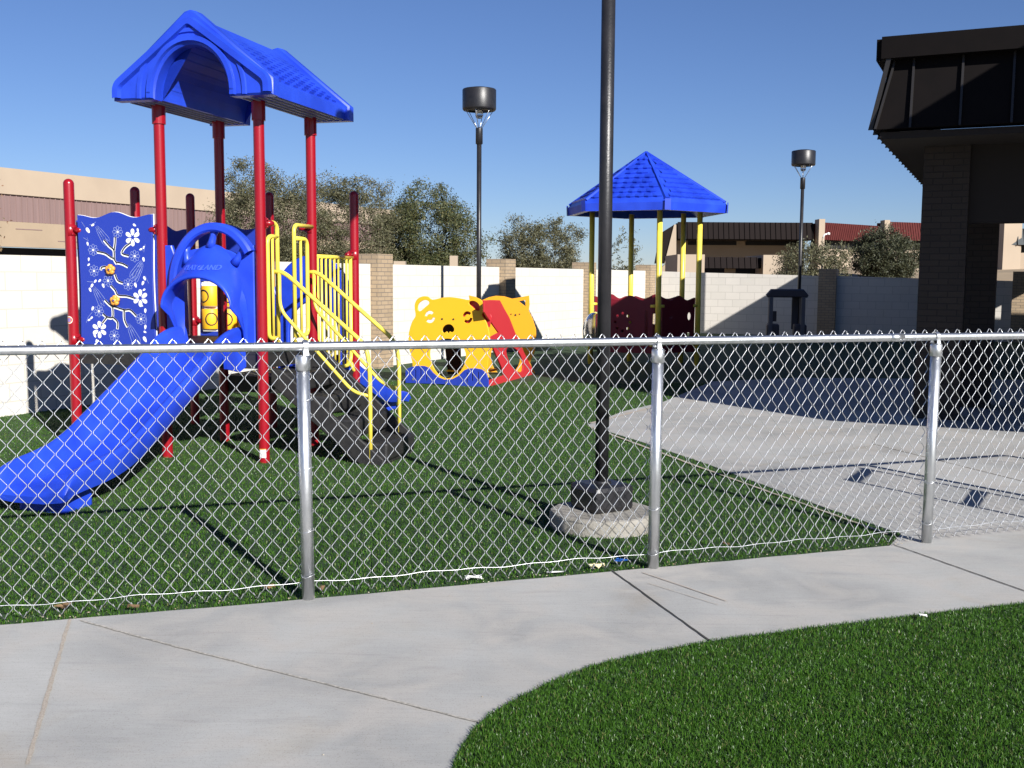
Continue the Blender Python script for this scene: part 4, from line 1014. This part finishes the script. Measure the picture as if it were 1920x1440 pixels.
hpanel(2, of, lambda L_: [circ(.5, .8, .1, 14)], M_MAROON); hpanel(3, of, lambda L_: [circ(.5, .8, .1, 14)], M_MAROON)
a, b = hexp(HP, 4, 0), hexp(HP, 5, 0); mb = MB(); c = a.lerp(b, .5)+Vector((0, 0, .62)); nn = c.copy(); nn.z = 0; nn.normalize(); d = (b-a).normalized()
rows = []
for i in range(9):
    th_ = math.pi/2*i/8; rr = .34*math.sin(th_); hh = .24*math.cos(th_); rows.append([c+d*rr*math.cos(q)+Vector((0, 0, 1))*rr*math.sin(q)+nn*hh for q in np.linspace(0, 2*math.pi, 25)])
mb.grid(rows, True)
M_BUB = mat('smoky_bubble_plastic', (.5, .46, .42), .12); M_BUB.node_tree.nodes['Principled BSDF'].inputs['Transmission Weight'].default_value = .75; M_BUB.node_tree.nodes['Principled BSDF'].inputs['IOR'].default_value = 1.1
mb.build('bubble_window', M_BUB, sh)

# ================================================================== SMALL PLAYHOUSE IN THE SHADE
p = V(1475, 560, 26.4)
ph = thing('playhouse', 'small grey playhouse with arched dark roof standing in the building shade', 'playhouse', (p.x, p.y, 0), rad(-12))
M_PH = mat('dark_grey_plastic', (.045, .04, .05), .6); M_PHL = mat('mid_grey_plastic', (.10, .10, .115), .6)
mb = MB(); P = [(-.47, 1.10), (-.50, 1.16), (-.38, 1.30), (.38, 1.30), (.50, 1.16), (.47, 1.10)]
vs, fs = plate(P, [], .8, frame((0, 0, 0), (1, 0, 0)), .03); mb.add(vs, fs); mb.build('roof', M_PH, ph)
for x in (-.38, .38):
    for y in (-.34, .34): mb = MB(); mb.box((x, y, .56), (.10, .10, 1.12), bev=.015); mb.build('post', M_PHL, ph)
for x in (-.32, .33):
    mb = MB(); mb.box((x, 0, .22), (.30, .76, .44), bev=.03); mb.build('low_wall', M_PH, ph)
mb = MB(); mb.box((-.32, .3, .62), (.2, .06, .26), bev=.01); mb.build('shelf', M_PH, ph)
mb = MB(); mb.box((.22, .3, .7), (.16, .06, .8), bev=.01); mb.build('door_panel', M_PH, ph)

# ================================================================== MAIN BUILDING AND CANOPY ON THE RIGHT
ad = Vector((.4226, .9063, 0)); bdv = Vector((.9063, -.4226, 0))
K = Vector((3.73, 11.30, 0))    # lower front left corner of the fascia
can = thing('building', 'dark metal mansard canopy building on tan brick columns at the right', 'building', tuple(K), math.atan2(bdv.y, bdv.x))
# local: x along bdv, y along ad
zb, zt = V(1628, 243, 11.3).z, V(1645, 76, 11.45).z-.14
mb = MB(); IN = .16; DEP = 17.5; WID = 4.6
def cb(x, y, z): return (x, y, z)
lowp = [(0, 0), (WID, 0), (WID, DEP), (0, DEP)]; 
mb.add([cb(0, 0, zb), cb(WID, 0, zb), cb(WID, IN, zt), cb(IN, IN, zt)], [(0, 1, 2, 3)])
mb.add([cb(0, DEP, zb), cb(0, 0, zb), cb(IN, IN, zt), cb(IN, DEP-IN, zt)], [(0, 1, 2, 3)])
mb.add([cb(WID, DEP, zb), cb(0, DEP, zb), cb(IN, DEP-IN, zt), cb(WID, DEP-IN, zt)], [(0, 1, 2, 3)])
mb.add([cb(0, 0, zb), cb(.25, .25, zb), cb(WID, .25, zb), cb(WID, 0, zb)], [(0, 1, 2, 3)]); mb.add([cb(0, 0, zb), cb(0, DEP, zb), cb(.25, DEP, zb), cb(.25, .25, zb)], [(0, 1, 2, 3)])
mb.add([cb(.25, .25, zb), cb(.25, DEP, zb), cb(.25, DEP, zb-.04), cb(.25, .25, zb-.04)], [(0, 1, 2, 3)])
fas = mb.build('mansard_roof', M_METALROOF, can)
mb = MB(); mb.box((WID/2+IN/2-.02, IN/2+.02, zt+.03), (WID, .20, .22)); mb.box((IN/2+.02, DEP/2, zt+.028), (.20, DEP-.2, .216)); mb.build('coping', M_METALROOF, fas)
sl_f = Vector((0, IN, zt-zb)); sl_l = Vector((IN, 0, zt-zb))
mb = MB()
xk = .02
for k in range(22):
    x = .02 if k == 0 else .36+(k-1)*.47
    if x > WID: break
    b0 = Vector((x, 0, zb)); t0 = Vector((x+(IN if k == 0 else 0), IN, zt-.06)); 
    for dx in (0, .024):
        pass
    w_ = .022; o_ = -.045
    mb.add([b0, b0+Vector((w_, 0, 0)), t0+Vector((w_, 0, 0)), t0, b0+Vector((0, o_, 0)), b0+Vector((w_, o_, 0)), t0+Vector((w_, o_, 0)), t0+Vector((0, o_, 0))], [(4, 5, 6, 7), (0, 4, 7, 3), (1, 2, 6, 5), (0, 1, 5, 4)])
mb.build('standing_seam', mat('seam_glint_metal', (.022, .020, .019), .36, spec=.4), fas)  # seams coloured lighter than the roof to stand for their specular edge line
mb = MB()
for k in range(42):
    y = .02+k*.41; b0 = Vector((0, y, zb-.0)); t0 = Vector((IN, y, zt-.06)); w_ = .022; o_ = -.045
    mb.add([b0, b0+Vector((0, w_, 0)), t0+Vector((0, w_, 0)), t0, b0+Vector((o_, 0, 0)), b0+Vector((o_, w_, 0)), t0+Vector((o_, w_, 0)), t0+Vector((o_, 0, 0))], [(4, 5, 6, 7), (0, 4, 7, 3), (1, 2, 6, 5), (0, 1, 5, 4)])
mb.build('standing_seam', mat('seam_glint_metal', (.032, .030, .029), .32, spec=.5), fas)
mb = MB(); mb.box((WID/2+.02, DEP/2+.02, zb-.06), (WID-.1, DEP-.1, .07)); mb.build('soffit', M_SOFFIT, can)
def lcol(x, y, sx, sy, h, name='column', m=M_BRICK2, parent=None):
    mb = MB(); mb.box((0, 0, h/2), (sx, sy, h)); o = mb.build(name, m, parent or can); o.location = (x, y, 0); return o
cc = Vector((4.49, 11.86, 0))-K; cxl, cyl = cc.dot(bdv), cc.dot(ad)
CW_, = (.47,)
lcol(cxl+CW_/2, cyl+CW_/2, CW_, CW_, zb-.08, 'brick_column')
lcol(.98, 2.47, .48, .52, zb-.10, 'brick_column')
# header beam between the columns
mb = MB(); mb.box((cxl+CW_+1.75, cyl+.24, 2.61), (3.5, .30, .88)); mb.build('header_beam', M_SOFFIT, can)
# main wing outside the frame to the right
mb = MB(); mb.box((8.4, 5.2, 3.82), (9.6, 15.4, 2.76)); wg = mb.build('wing_roof', M_METALROOF, can)
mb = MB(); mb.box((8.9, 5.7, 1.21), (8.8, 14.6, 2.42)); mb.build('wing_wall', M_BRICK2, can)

# ================================================================== FAR BUILDINGS
def ribbed(a, b, z0, z1, m, pitch, parent, name, lean=0., out=.05):
    a = Vector((a[0], a[1], 0)); b = Vector((b[0], b[1], 0)); L_ = (b-a).length; d = (b-a)/L_; nn = Vector((d.y, -d.x, 0)); mb = MB(); n_ = int(L_/pitch); lo = []; hi = []
    for k in range(n_):
        for t, o_ in ((0, 0), (.82, 0), (.85, out), (.97, out)):
            p = a+d*((k+t)*pitch)+nn*o_; lo.append(p+Vector((0, 0, z0))); hi.append(p+nn*-lean+Vector((0, 0, z1)))
    mb.grid([lo, hi], False); return mb.build(name, m, parent, True)
def slab(a, b, z0, z1, th, m, parent, name, off=0.):
    a = Vector((a[0], a[1], 0)); b = Vector((b[0], b[1], 0)); d = (b-a); L_ = d.length; d = d/L_; nn = Vector((d.y, -d.x, 0)); c = (a+b)/2+nn*(off-th/2)
    mb = MB(); mb.box((c.x, c.y, (z0+z1)/2), (L_, th, z1-z0), math.atan2(d.y, d.x)); return mb.build(name, m, parent, True)
# left: long tan building
Q0 = V(0, 500, 50.); d1 = Vector((.4405, .8977, 0)).normalized()
def LB(s): p = Vector((Q0.x, Q0.y, 0))+d1*s; return (p.x, p.y)
def zat(x, y, s):  # height of photo pixel row y at plan point
    p = LB(s); lo, hi = -5, 40
    return V(x, y, p[1]).z
lb = thing('building', 'long tan block building with mauve ribbed band rising behind the left wall', 'building', (Q0.x, Q0.y, 0), 0)
zt_ = V(0, 313, 50).z; z1 = V(0, 362.5, 50).z; z2 = V(0, 414, 50).z; z3 = V(0, 462, 50).z
slab(LB(-30), LB(34), z1, zt_, .5, M_STUCCO2, lb, 'parapet', .12)
slab(LB(-30), LB(34), z2-.6, z1+.1, .4, M_MAUVE, lb, 'band_backing', -.22)
ribbed(LB(-30), LB(15.2), z2, z1, M_MAUVE, .32, lb, 'ribbed_band', 0, .05)
slab(LB(15.4), LB(16.1), z2-.3, z1-.01, .3, M_STUCCO2, lb, 'pilaster', .10)
ribbed(LB(16.4), LB(33.9), z2, z1, M_MAUVE, .32, lb, 'ribbed_band', 0, .05)
slab(LB(-30), LB(34), z3, z2-.012, .5, M_STUCCO, lb, 'wall', .16)
for k in range(16):
    slab(LB(-4+k*2.4), LB(-4+k*2.4+1.5), (z3+z2)/2+.25*(-1)**k-.02, (z3+z2)/2+.25*(-1)**k+.02, .05, M_MAUVE, lb, 'score_line', .175)
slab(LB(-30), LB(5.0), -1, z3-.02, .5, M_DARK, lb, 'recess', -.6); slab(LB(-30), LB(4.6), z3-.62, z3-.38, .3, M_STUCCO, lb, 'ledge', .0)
slab(LB(5.0), LB(33.8), -1, z3-.02, .5, M_STUCCO2, lb, 'lower_wall', .14); 
# block pillar and low blocks seen over the wall
p = V(851, 490, 26.); mb = MB(); mb.box((0, 0, 1.03), (.19, .25, 2.06)); o = mb.build('block_post', M_STUCCO2); o.location = (p.x, p.y, 0); tag(o, 'tan stucco post standing behind the white wall left of the slim lamp', 'post')
p = V(750, 490, 24.5); mb = MB(); mb.box((0, 0, .95), (.26, .3, 1.90)); o = mb.build('block_post', M_STUCCO2); o.location = (p.x, p.y, 0); tag(o, 'low pale block peeking over the white wall behind the bear panel', 'post')
# small metal vent over wall
# right: low school building with metal mansards
DR = 62.
rbq = V(1400, 500, DR)
rb = thing('building', 'low school building with dark and red ribbed metal roof bands behind the right wall', 'building', (rbq.x, rbq.y, 0), 0)
def RP(x, Y=DR): q = V(x, 500, Y); return (q.x, q.y)
def RZ_(y, x=1500, Y=DR): return V(x, y, Y).z
a, b = RP(1270), RP(1529); ribbed(a, b, RZ_(449), RZ_(417), M_BROWNROOF, .30, rb, 'metal_band', .25, .06)
slab(a, b, RZ_(449), RZ_(419), .5, M_BROWNROOF, rb, 'roof_backing', -.45)
slab(a, b, -1, RZ_(449)-.01, .4, M_STUCCO, rb, 'wall', -2.5)
slab(a, b, RZ_(449)-.02, RZ_(449)+.1, 2.3, M_BROWNROOF, rb, 'eave_soffit', -.5)
for x0, x1 in ((1302, 1396), (1414, 1524)): slab(RP(x0), RP(x1), RZ_(458), RZ_(449.5)-.02, .06, M_DARK, rb, 'window_strip', -2.42)
slab(RP(1530), RP(1541), -1, RZ_(411), .9, M_STUCCO2, rb, 'pilaster', .35)
a, b = RP(1541), RP(1652, 66); ribbed(a, b, RZ_(449), RZ_(416), M_REDROOF, .2, rb, 'metal_band', .25, .04); slab(a, b, RZ_(449), RZ_(418), .5, M_REDROOF, rb, 'roof_backing', -.45)
slab(a, b, RZ_(465), RZ_(449)-.01, .3, M_DARK, rb, 'window_strip', -.5); slab(a, b, -1, RZ_(465)-.01, .4, M_STUCCO2, rb, 'wall', -.42)
slab(RP(1652, 66), RP(1662, 66), -1, V(1650, 413, 66).z, .8, M_STUCCO2, rb, 'pilaster', .35)
a, b = RP(1662, 66), RP(1875, 70); ribbed(a, b, V(1700, 451, 67).z, V(1700, 417, 67).z, M_REDROOF, .2, rb, 'metal_band', .25, .04); slab(a, b, V(1700, 451, 67).z, V(1700, 419, 67).z, .5, M_REDROOF, rb, 'roof_backing', -.45)
slab(a, b, V(1700, 468, 67).z, V(1700, 451, 67).z-.01, .3, M_DARK, rb, 'window_strip', -.5); slab(a, b, -1, V(1700, 468, 67).z-.01, .4, M_STUCCO2, rb, 'wall', -.42)
slab(RP(1884, 46), RP(1894, 45.6), -1, V(1889, 419, 46).z, .8, M_STUCCO2, rb, 'pilaster', .35)
a, b = RP(1894, 45.6), RP(2100, 45); ribbed(a, b, V(1900, 459, 45.6).z, V(1900, 428, 45.6).z, M_GREYROOF, .3, rb, 'metal_band', .25, .06); slab(a, b, V(1900, 459, 45.6).z, V(1900, 430, 45.6).z, .5, M_GREYROOF, rb, 'roof_backing', -.45)
slab(a, b, V(1900, 473, 45.6).z, V(1900, 459, 45.6).z-.01, .3, M_DARK, rb, 'window_strip', -.5); slab(a, b, -1, V(1900, 473, 45.6).z-.01, .4, M_STUCCO2, rb, 'wall', -.42)
# sloped dark end with tan fin
def quad(pts, m, name, th=.3):
    vs = [Vector(p) for p in pts]+[Vector(p)+Vector((0, th, 0)) for p in pts]; mb = MB(); mb.add(vs, [(0, 1, 2, 3), (7, 6, 5, 4), (0, 4, 5, 1), (1, 5, 6, 2), (2, 6, 7, 3), (3, 7, 4, 0)]); return mb.build(name, m, rb, True)
quad([V(1228, 494, DR-.5), V(1246, 494, DR-.5), V(1265, 421, DR-.5), V(1238, 438, DR-.5)], M_BROWNROOF, 'sloped_end')
quad([V(1246, 494, DR-.6), V(1268, 494, DR-.6), V(1268, 421, DR-.6), V(1264, 421, DR-.6)], M_STUCCO2, 'end_fin')
quad([V(1226, 512, DR-3), V(1272, 512, DR-3), V(1270, 478, DR-3), V(1252, 492, DR-3)], M_STUCCO, 'low_end_wall')
# front entrance block
DB = 50.
slab(RP(1270, DB), RP(1321, DB), -1, V(1300, 477, DB).z, 4, M_STUCCO2, rb, 'entrance_wall', 0)
slab(RP(1431, DB), RP(1470, DB), -1, V(1450, 478, DB).z, 4, M_STUCCO2, rb, 'entrance_wall', 0)
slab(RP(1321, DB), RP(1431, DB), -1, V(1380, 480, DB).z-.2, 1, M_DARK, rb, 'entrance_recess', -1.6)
a, b = RP(1320, DB), RP(1432, DB); ribbed(a, b, V(1380, 503, DB).z, V(1380, 482, DB).z, M_BROWNROOF, .28, rb, 'entrance_canopy', .2, .05); slab(a, b, V(1380, 503, DB).z, V(1380, 483, DB).z, .5, M_BROWNROOF, rb, 'canopy_backing', -.4)
slab(RP(1367, DB), RP(1386, DB), -1, V(1380, 503, DB).z-.01, .3, M_STUCCO, rb, 'entrance_pier', -.8)
# thin far pole with camera
p = V(1541, 500, 40.); t = thing('street_pole', 'thin white pole with a small lamp beyond the wall by the red roof', 'pole', (p.x, p.y, 0))
mb = MB(); mb.tube([(0, 0, 0), (0, 0, V(1541, 447, 40).z)], .035, 8); mb.build('pole', M_STUCCO2, t)
mb = MB(); mb.tube([(0, 0, V(1541, 447, 40).z), (.05, 0, V(1541, 440, 40).z), (.18, 0, V(1541, 438, 40).z)], .03, 8); mb.lathe([(0, -.05), (.06, -.04), (.06, .03), (0, .05)], (.2, 0, V(1541, 438, 40).z), 10); mb.build('lamp', M_WHITE, t)

# ================================================================== TREES
def leaf_mat(name, a, b, c):
    m = bpy.data.materials.new(name); m.use_nodes = True; n = m.node_tree.nodes; l = m.node_tree.links; p = n['Principled BSDF']
    g_ = n.new('ShaderNodeNewGeometry'); r = n.new('ShaderNodeValToRGB'); cr = r.color_ramp; cr.elements[0].color = (*a, 1); cr.elements[1].color = (*c, 1); e = cr.elements.new(.5); e.color = (*b, 1)
    l.new(g_.outputs['Random Per Island'], r.inputs[0]); l.new(r.outputs[0], p.inputs['Base Color']); p.inputs['Roughness'].default_value = .65; return m
L_OLIVE = leaf_mat('olive_grey_leaves', (.042, .044, .019), (.075, .074, .034), (.125, .115, .058))
L_GREEN = leaf_mat('green_leaves', (.026, .036, .010), (.05, .062, .018), (.10, .088, .028))
L_DARK = leaf_mat('dark_green_leaves', (.018, .024, .009), (.036, .042, .017), (.07, .068, .032))
L_RUST = leaf_mat('rusty_leaves', (.16, .07, .03), (.22, .10, .05), (.12, .11, .05))
def tree(label, x, Y, H, Rx, Rz_c, mleaf, nlimb=9, nleaf=16000, lsize=.06, trunk_h=None, seed=1, flat_top=.0, group='desert trees beyond the perimeter wall', twigs=260, name='tree', bush=False, zc_=None, off=0):
    r = np.random.default_rng(seed); random.seed(seed)
    t = thing(name, label, 'bush' if bush else 'tree', (x, Y, 0), 0, group); mb = MB(); tips = []; cz = zc_ if zc_ else H-Rz_c
    th_ = trunk_h or .8
    mid = [Vector((0, 0, -.1)), Vector((r.normal()*.05, r.normal()*.05, th_*.5)), Vector((off*.2, 0, th_))]
    mb.tube(mid, [H*.028, H*.022, H*.018], 8)
    def grow(p, d, L_, rr, dep):
        n_ = 4; P = [p]; q = p.copy(); dd = d.copy()
        for i in range(n_):
            dd = (dd+Vector(r.normal(0, .22, 3))+Vector((0, 0, .06))).normalized(); q = q+dd*L_/n_; P.append(q)
            # keep in crown ellipsoid
            e = Vector(((q.x-off)/Rx, q.y/Rx, (q.z-cz)/Rz_c))
            if e.length > 1.0: dd = (dd-e.normalized()*.8).normalized()
        mb.tube(P, [rr*(1-.5*i/n_) for i in range(n_+1)], 5 if dep > 1 else 6, False)
        if dep <= 1: tips.append((P[-1], dd)); tips.append((P[2], dd))
        if dep > 0:
            for k in range(3):
                s_ = P[r.integers(1, n_+1)]; grow(s_, (dd+Vector(r.normal(0, .75, 3))).normalized(), L_*.68, rr*.5, dep-1)
    for k in range(nlimb):
        a = 2*math.pi*k/nlimb+r.normal()*.3; el = r.uniform(.25, 1.1)
        grow(mid[-1]*r.uniform(.55, 1) , Vector((math.cos(a)*math.cos(el), math.sin(a)*math.cos(el), math.sin(el))), Rx*.62, H*.011, 3)
    mb.build('trunk', M_BARK, t)
    # crown: many leaf sized faces in clumps around twig ends, plus clumps spread through the volume
    cent = []
    for p_, d_ in tips:
        e = Vector(((p_.x-off)/Rx, p_.y/Rx, (p_.z-cz)/Rz_c))
        if e.length < 1.12 and p_.z > th_*.55: cent.append(np.array(p_))
    ncl = twigs
    while ncl > 0:
        u = r.normal(size=3); u /= np.linalg.norm(u); rr = r.uniform(.35, 1)**.5*(1+.13*math.sin(u[0]*5+seed)+.1*math.sin(u[2]*7+u[1]*4+seed)); c_ = np.array([off, 0, cz])+u*rr*np.array([Rx, Rx, Rz_c])
        if c_[2] > th_*.4: cent.append(c_); ncl -= 1
    cent = np.array(cent); idx = r.integers(0, len(cent), nleaf); dens = r.uniform(.55, 1.2, len(cent)); keep = r.uniform(0, 1.2, nleaf) < dens[idx]; idx = idx[keep]; m_ = len(idx)
    cs = r.uniform(.07, .17, len(cent))*Rx*.62
    c3 = cent[idx]+r.normal(0, 1, (m_, 3))*cs[idx][:, None]*np.array([1, 1, .8])
    a = r.normal(size=(m_, 3)); a /= np.linalg.norm(a, axis=1)[:, None]; b = np.cross(a, r.normal(size=(m_, 3))); b /= np.linalg.norm(b, axis=1)[:, None]
    ls_ = lsize*r.uniform(.5, 1.5, m_)[:, None]
    v = np.stack([c3-a*ls_, c3+b*ls_*.38, c3+a*ls_, c3-b*ls_*.38], 1).reshape(-1, 3)
    me = bpy.data.meshes.new('crown'); me.vertices.add(m_*4); me.vertices.foreach_set('co', v.reshape(-1)); me.loops.add(m_*4); me.loops.foreach_set('vertex_index', np.arange(m_*4, dtype=np.int32)); me.polygons.add(m_); me.polygons.foreach_set('loop_start', (np.arange(m_)*4).astype(np.int32))
    me.materials.append(mleaf); me.update(calc_edges=True); o = bpy.data.objects.new('crown', me); COL.objects.link(o); o.parent = t; return t
def tree_px(label, xc, ytop, ybot, xw, Y, **k):
    c = V(xc, ytop, Y); R_ = xw/2/FPX*Y; zb_ = V(xc, ybot, Y).z; H = c.z; rz = (H-zb_)/2; return tree(label, c.x, Y, H, R_, max(rz, .5), **k)
tree_px('wide grey green tree behind the red posts with a ragged crown', 500, 308, 560, 225, 30, mleaf=L_OLIVE, nleaf=190000, lsize=.030, trunk_h=.9, seed=3, twigs=700, nlimb=12)
tree_px('thinner grey green tree right behind the yellow bar barrier of the tower', 652, 316, 560, 185, 31.5, mleaf=L_OLIVE, nleaf=140000, lsize=.030, trunk_h=.9, seed=5, twigs=560, nlimb=11)
tree_px('leafy greener tree above the wall left of the slim lamp', 803, 350, 560, 205, 34, mleaf=L_GREEN, nleaf=170000, lsize=.035, trunk_h=.9, seed=8, twigs=620, nlimb=11)
tree_px('round grey green tree above the wall between slim lamp and shelter', 1013, 402, 570, 160, 42, mleaf=L_OLIVE, nleaf=120000, lsize=.040, trunk_h=.9, seed=11, twigs=480, nlimb=10)
tree_px('sparse nearly bare small tree seen between the shelter posts', 1172, 430, 540, 80, 46, mleaf=L_OLIVE, nleaf=9000, lsize=.05, trunk_h=1.1, seed=14, twigs=90, nlimb=9)
tree_px('pale spiky shrub on the dirt bank left of the dark round tree', 1522, 450, 560, 140, 36, mleaf=L_OLIVE, nleaf=90000, lsize=.036, trunk_h=.3, seed=17, twigs=300, nlimb=14, name='bush', bush=True, group=None)
tree_px('dark round tree on the dirt bank beside the brick column', 1660, 430, 530, 132, 38, mleaf=L_DARK, nleaf=110000, lsize=.038, trunk_h=1.2, seed=21, twigs=420, nlimb=10)
tree_px('rusty leaved tree whose few twigs enter at the left edge', -75, 290, 520, 165, 28, mleaf=L_RUST, nleaf=9000, lsize=.06, trunk_h=1.0, seed=25, twigs=80, nlimb=9)

# ================================================================== LITTER
def scrap(name, label, px, py, pts, m, z=.016, curl=.01, cat='litter', sc=1., yaw=0.):
    gx, gy = G(px, py); mb = MB(); n_ = len(pts); c, s_ = math.cos(yaw), math.sin(yaw)
    P = [((a*c-b*s_)*sc, (a*s_+b*c)*sc, .004+curl*abs(math.sin(i*1.9))) for i, (a, b) in enumerate(pts)]
    top = [(0, 0, .006+curl*.8)]+P; mb.add(top, [(0, 1+i, 1+(i+1) % n_) for i in range(n_)]); low = [(a, b, z_-.003) for a, b, z_ in top]
    mb.add(low, [(0, 1+(i+1) % n_, 1+i) for i in range(n_)]); o = mb.build(name, m); o.location = (gx, gy, z); return tag(o, label, cat)
M_LEAFD = mat('dry_leaf', (.17, .105, .05), .9, var=(.11, .07, .035), vscale=60); M_PAPER = mat('paper', (.75, .75, .73), .8); M_FOAM = mat('yellow_foam', (.75, .66, .38), .95, bump=1, bscale=60); M_BLUESC = mat('blue_rubber', (.02, .11, .42), .5)
oval = lambda a, b, n_=9: [(a*math.cos(2*math.pi*k/n_)*(1+.2*math.sin(k*2.3)), b*math.sin(2*math.pi*k/n_)*(1+.25*math.cos(k*3.1))) for k in range(n_)]
scrap('paper_scrap', 'curled white paper scrap on the sidewalk edge below the fence', 888, 1093, oval(.045, .016), M_PAPER, yaw=.2, curl=.02)
scrap('paper_strip', 'flat white paper strip lying at the sidewalk edge beside the yellow crumb', 1041, 1079, [(-.045, -.006), (.045, -.004), (.045, .006), (-.045, .006)], M_PAPER, curl=.002, yaw=.15)
scrap('foam_crumb', 'yellow crumbly foam piece at the sidewalk edge', 1119, 1071, oval(.042, .018, 13), M_FOAM, curl=.022, yaw=.2)
scrap('blue_scrap', 'bright blue torn scrap lying under the fence beside the middle post', 1168, 1063, [(-.05, .0), (-.03, .02), (0, .018), (.05, -.012), (.03, -.02), (-.03, -.014)], M_BLUESC, curl=.012, z=.03)
scrap('paper_scrap', 'small white scrap on the near lawn patch at the right', 1730, 1171, oval(.018, .005), M_PAPER, z=.035, yaw=-.3)
for i, (px, py, lb_) in enumerate([(120, 1148, 'crumpled brown leaf at the sidewalk edge by the left frame side'), (505, 1112, 'dry brown leaf against the fence left of the first post'), (603, 1115, 'curled tan leaf touching the right of the first post'), (1360, 1030, 'long tan leaf caught in the mesh right of the middle post'), (250, 1150, 'tiny pale leaf piece at the turf edge')]):
    scrap('dry_leaf', lb_, px, py, oval(.034, .010, 7) if i else [(-.04, .03), (0, .01), (.03, .04), (.015, 0), (.045, -.03), (0, -.012), (-.035, -.03), (-.02, 0)], M_LEAFD, z=.02, curl=.02, yaw=i*.7, cat='leaf')
# countless crumbs
mb = MB(); r = np.random.default_rng(5)
for k in range(260):
    if k < 120:
        s_ = r.uniform(0, 1)**1.0; i = r.integers(0, 3); a, b = Vector((*PP[i], 0)), Vector((*PP[i+1], 0)); p = a.lerp(b, s_)+nF*r.uniform(-.03, .05); z = .018
    else:
        x, y = r.uniform(-2.4, 2.6), r.uniform(2.6, 9.5); p = Vector((x, y, 0)); z = .018 if y < 5.2+x*.3 else .028
        if k > 175 and y < 5: continue
    s_ = r.uniform(.002, .0055)*(1 if k < 120 else .75); mb.lathe([(0, 0), (s_, .001), (s_*.7, s_*.6), (0, s_*.8)], (p.x, p.y, z-.006 if y < 5 else z), 5)
o = mb.build('debris', mat('debris', (.30, .22, .13), .95, var=(.5, .45, .36), vscale=3)); tag(o, 'scattered crumbs and grit along the fence line and lawn', 'debris', kind='stuff')
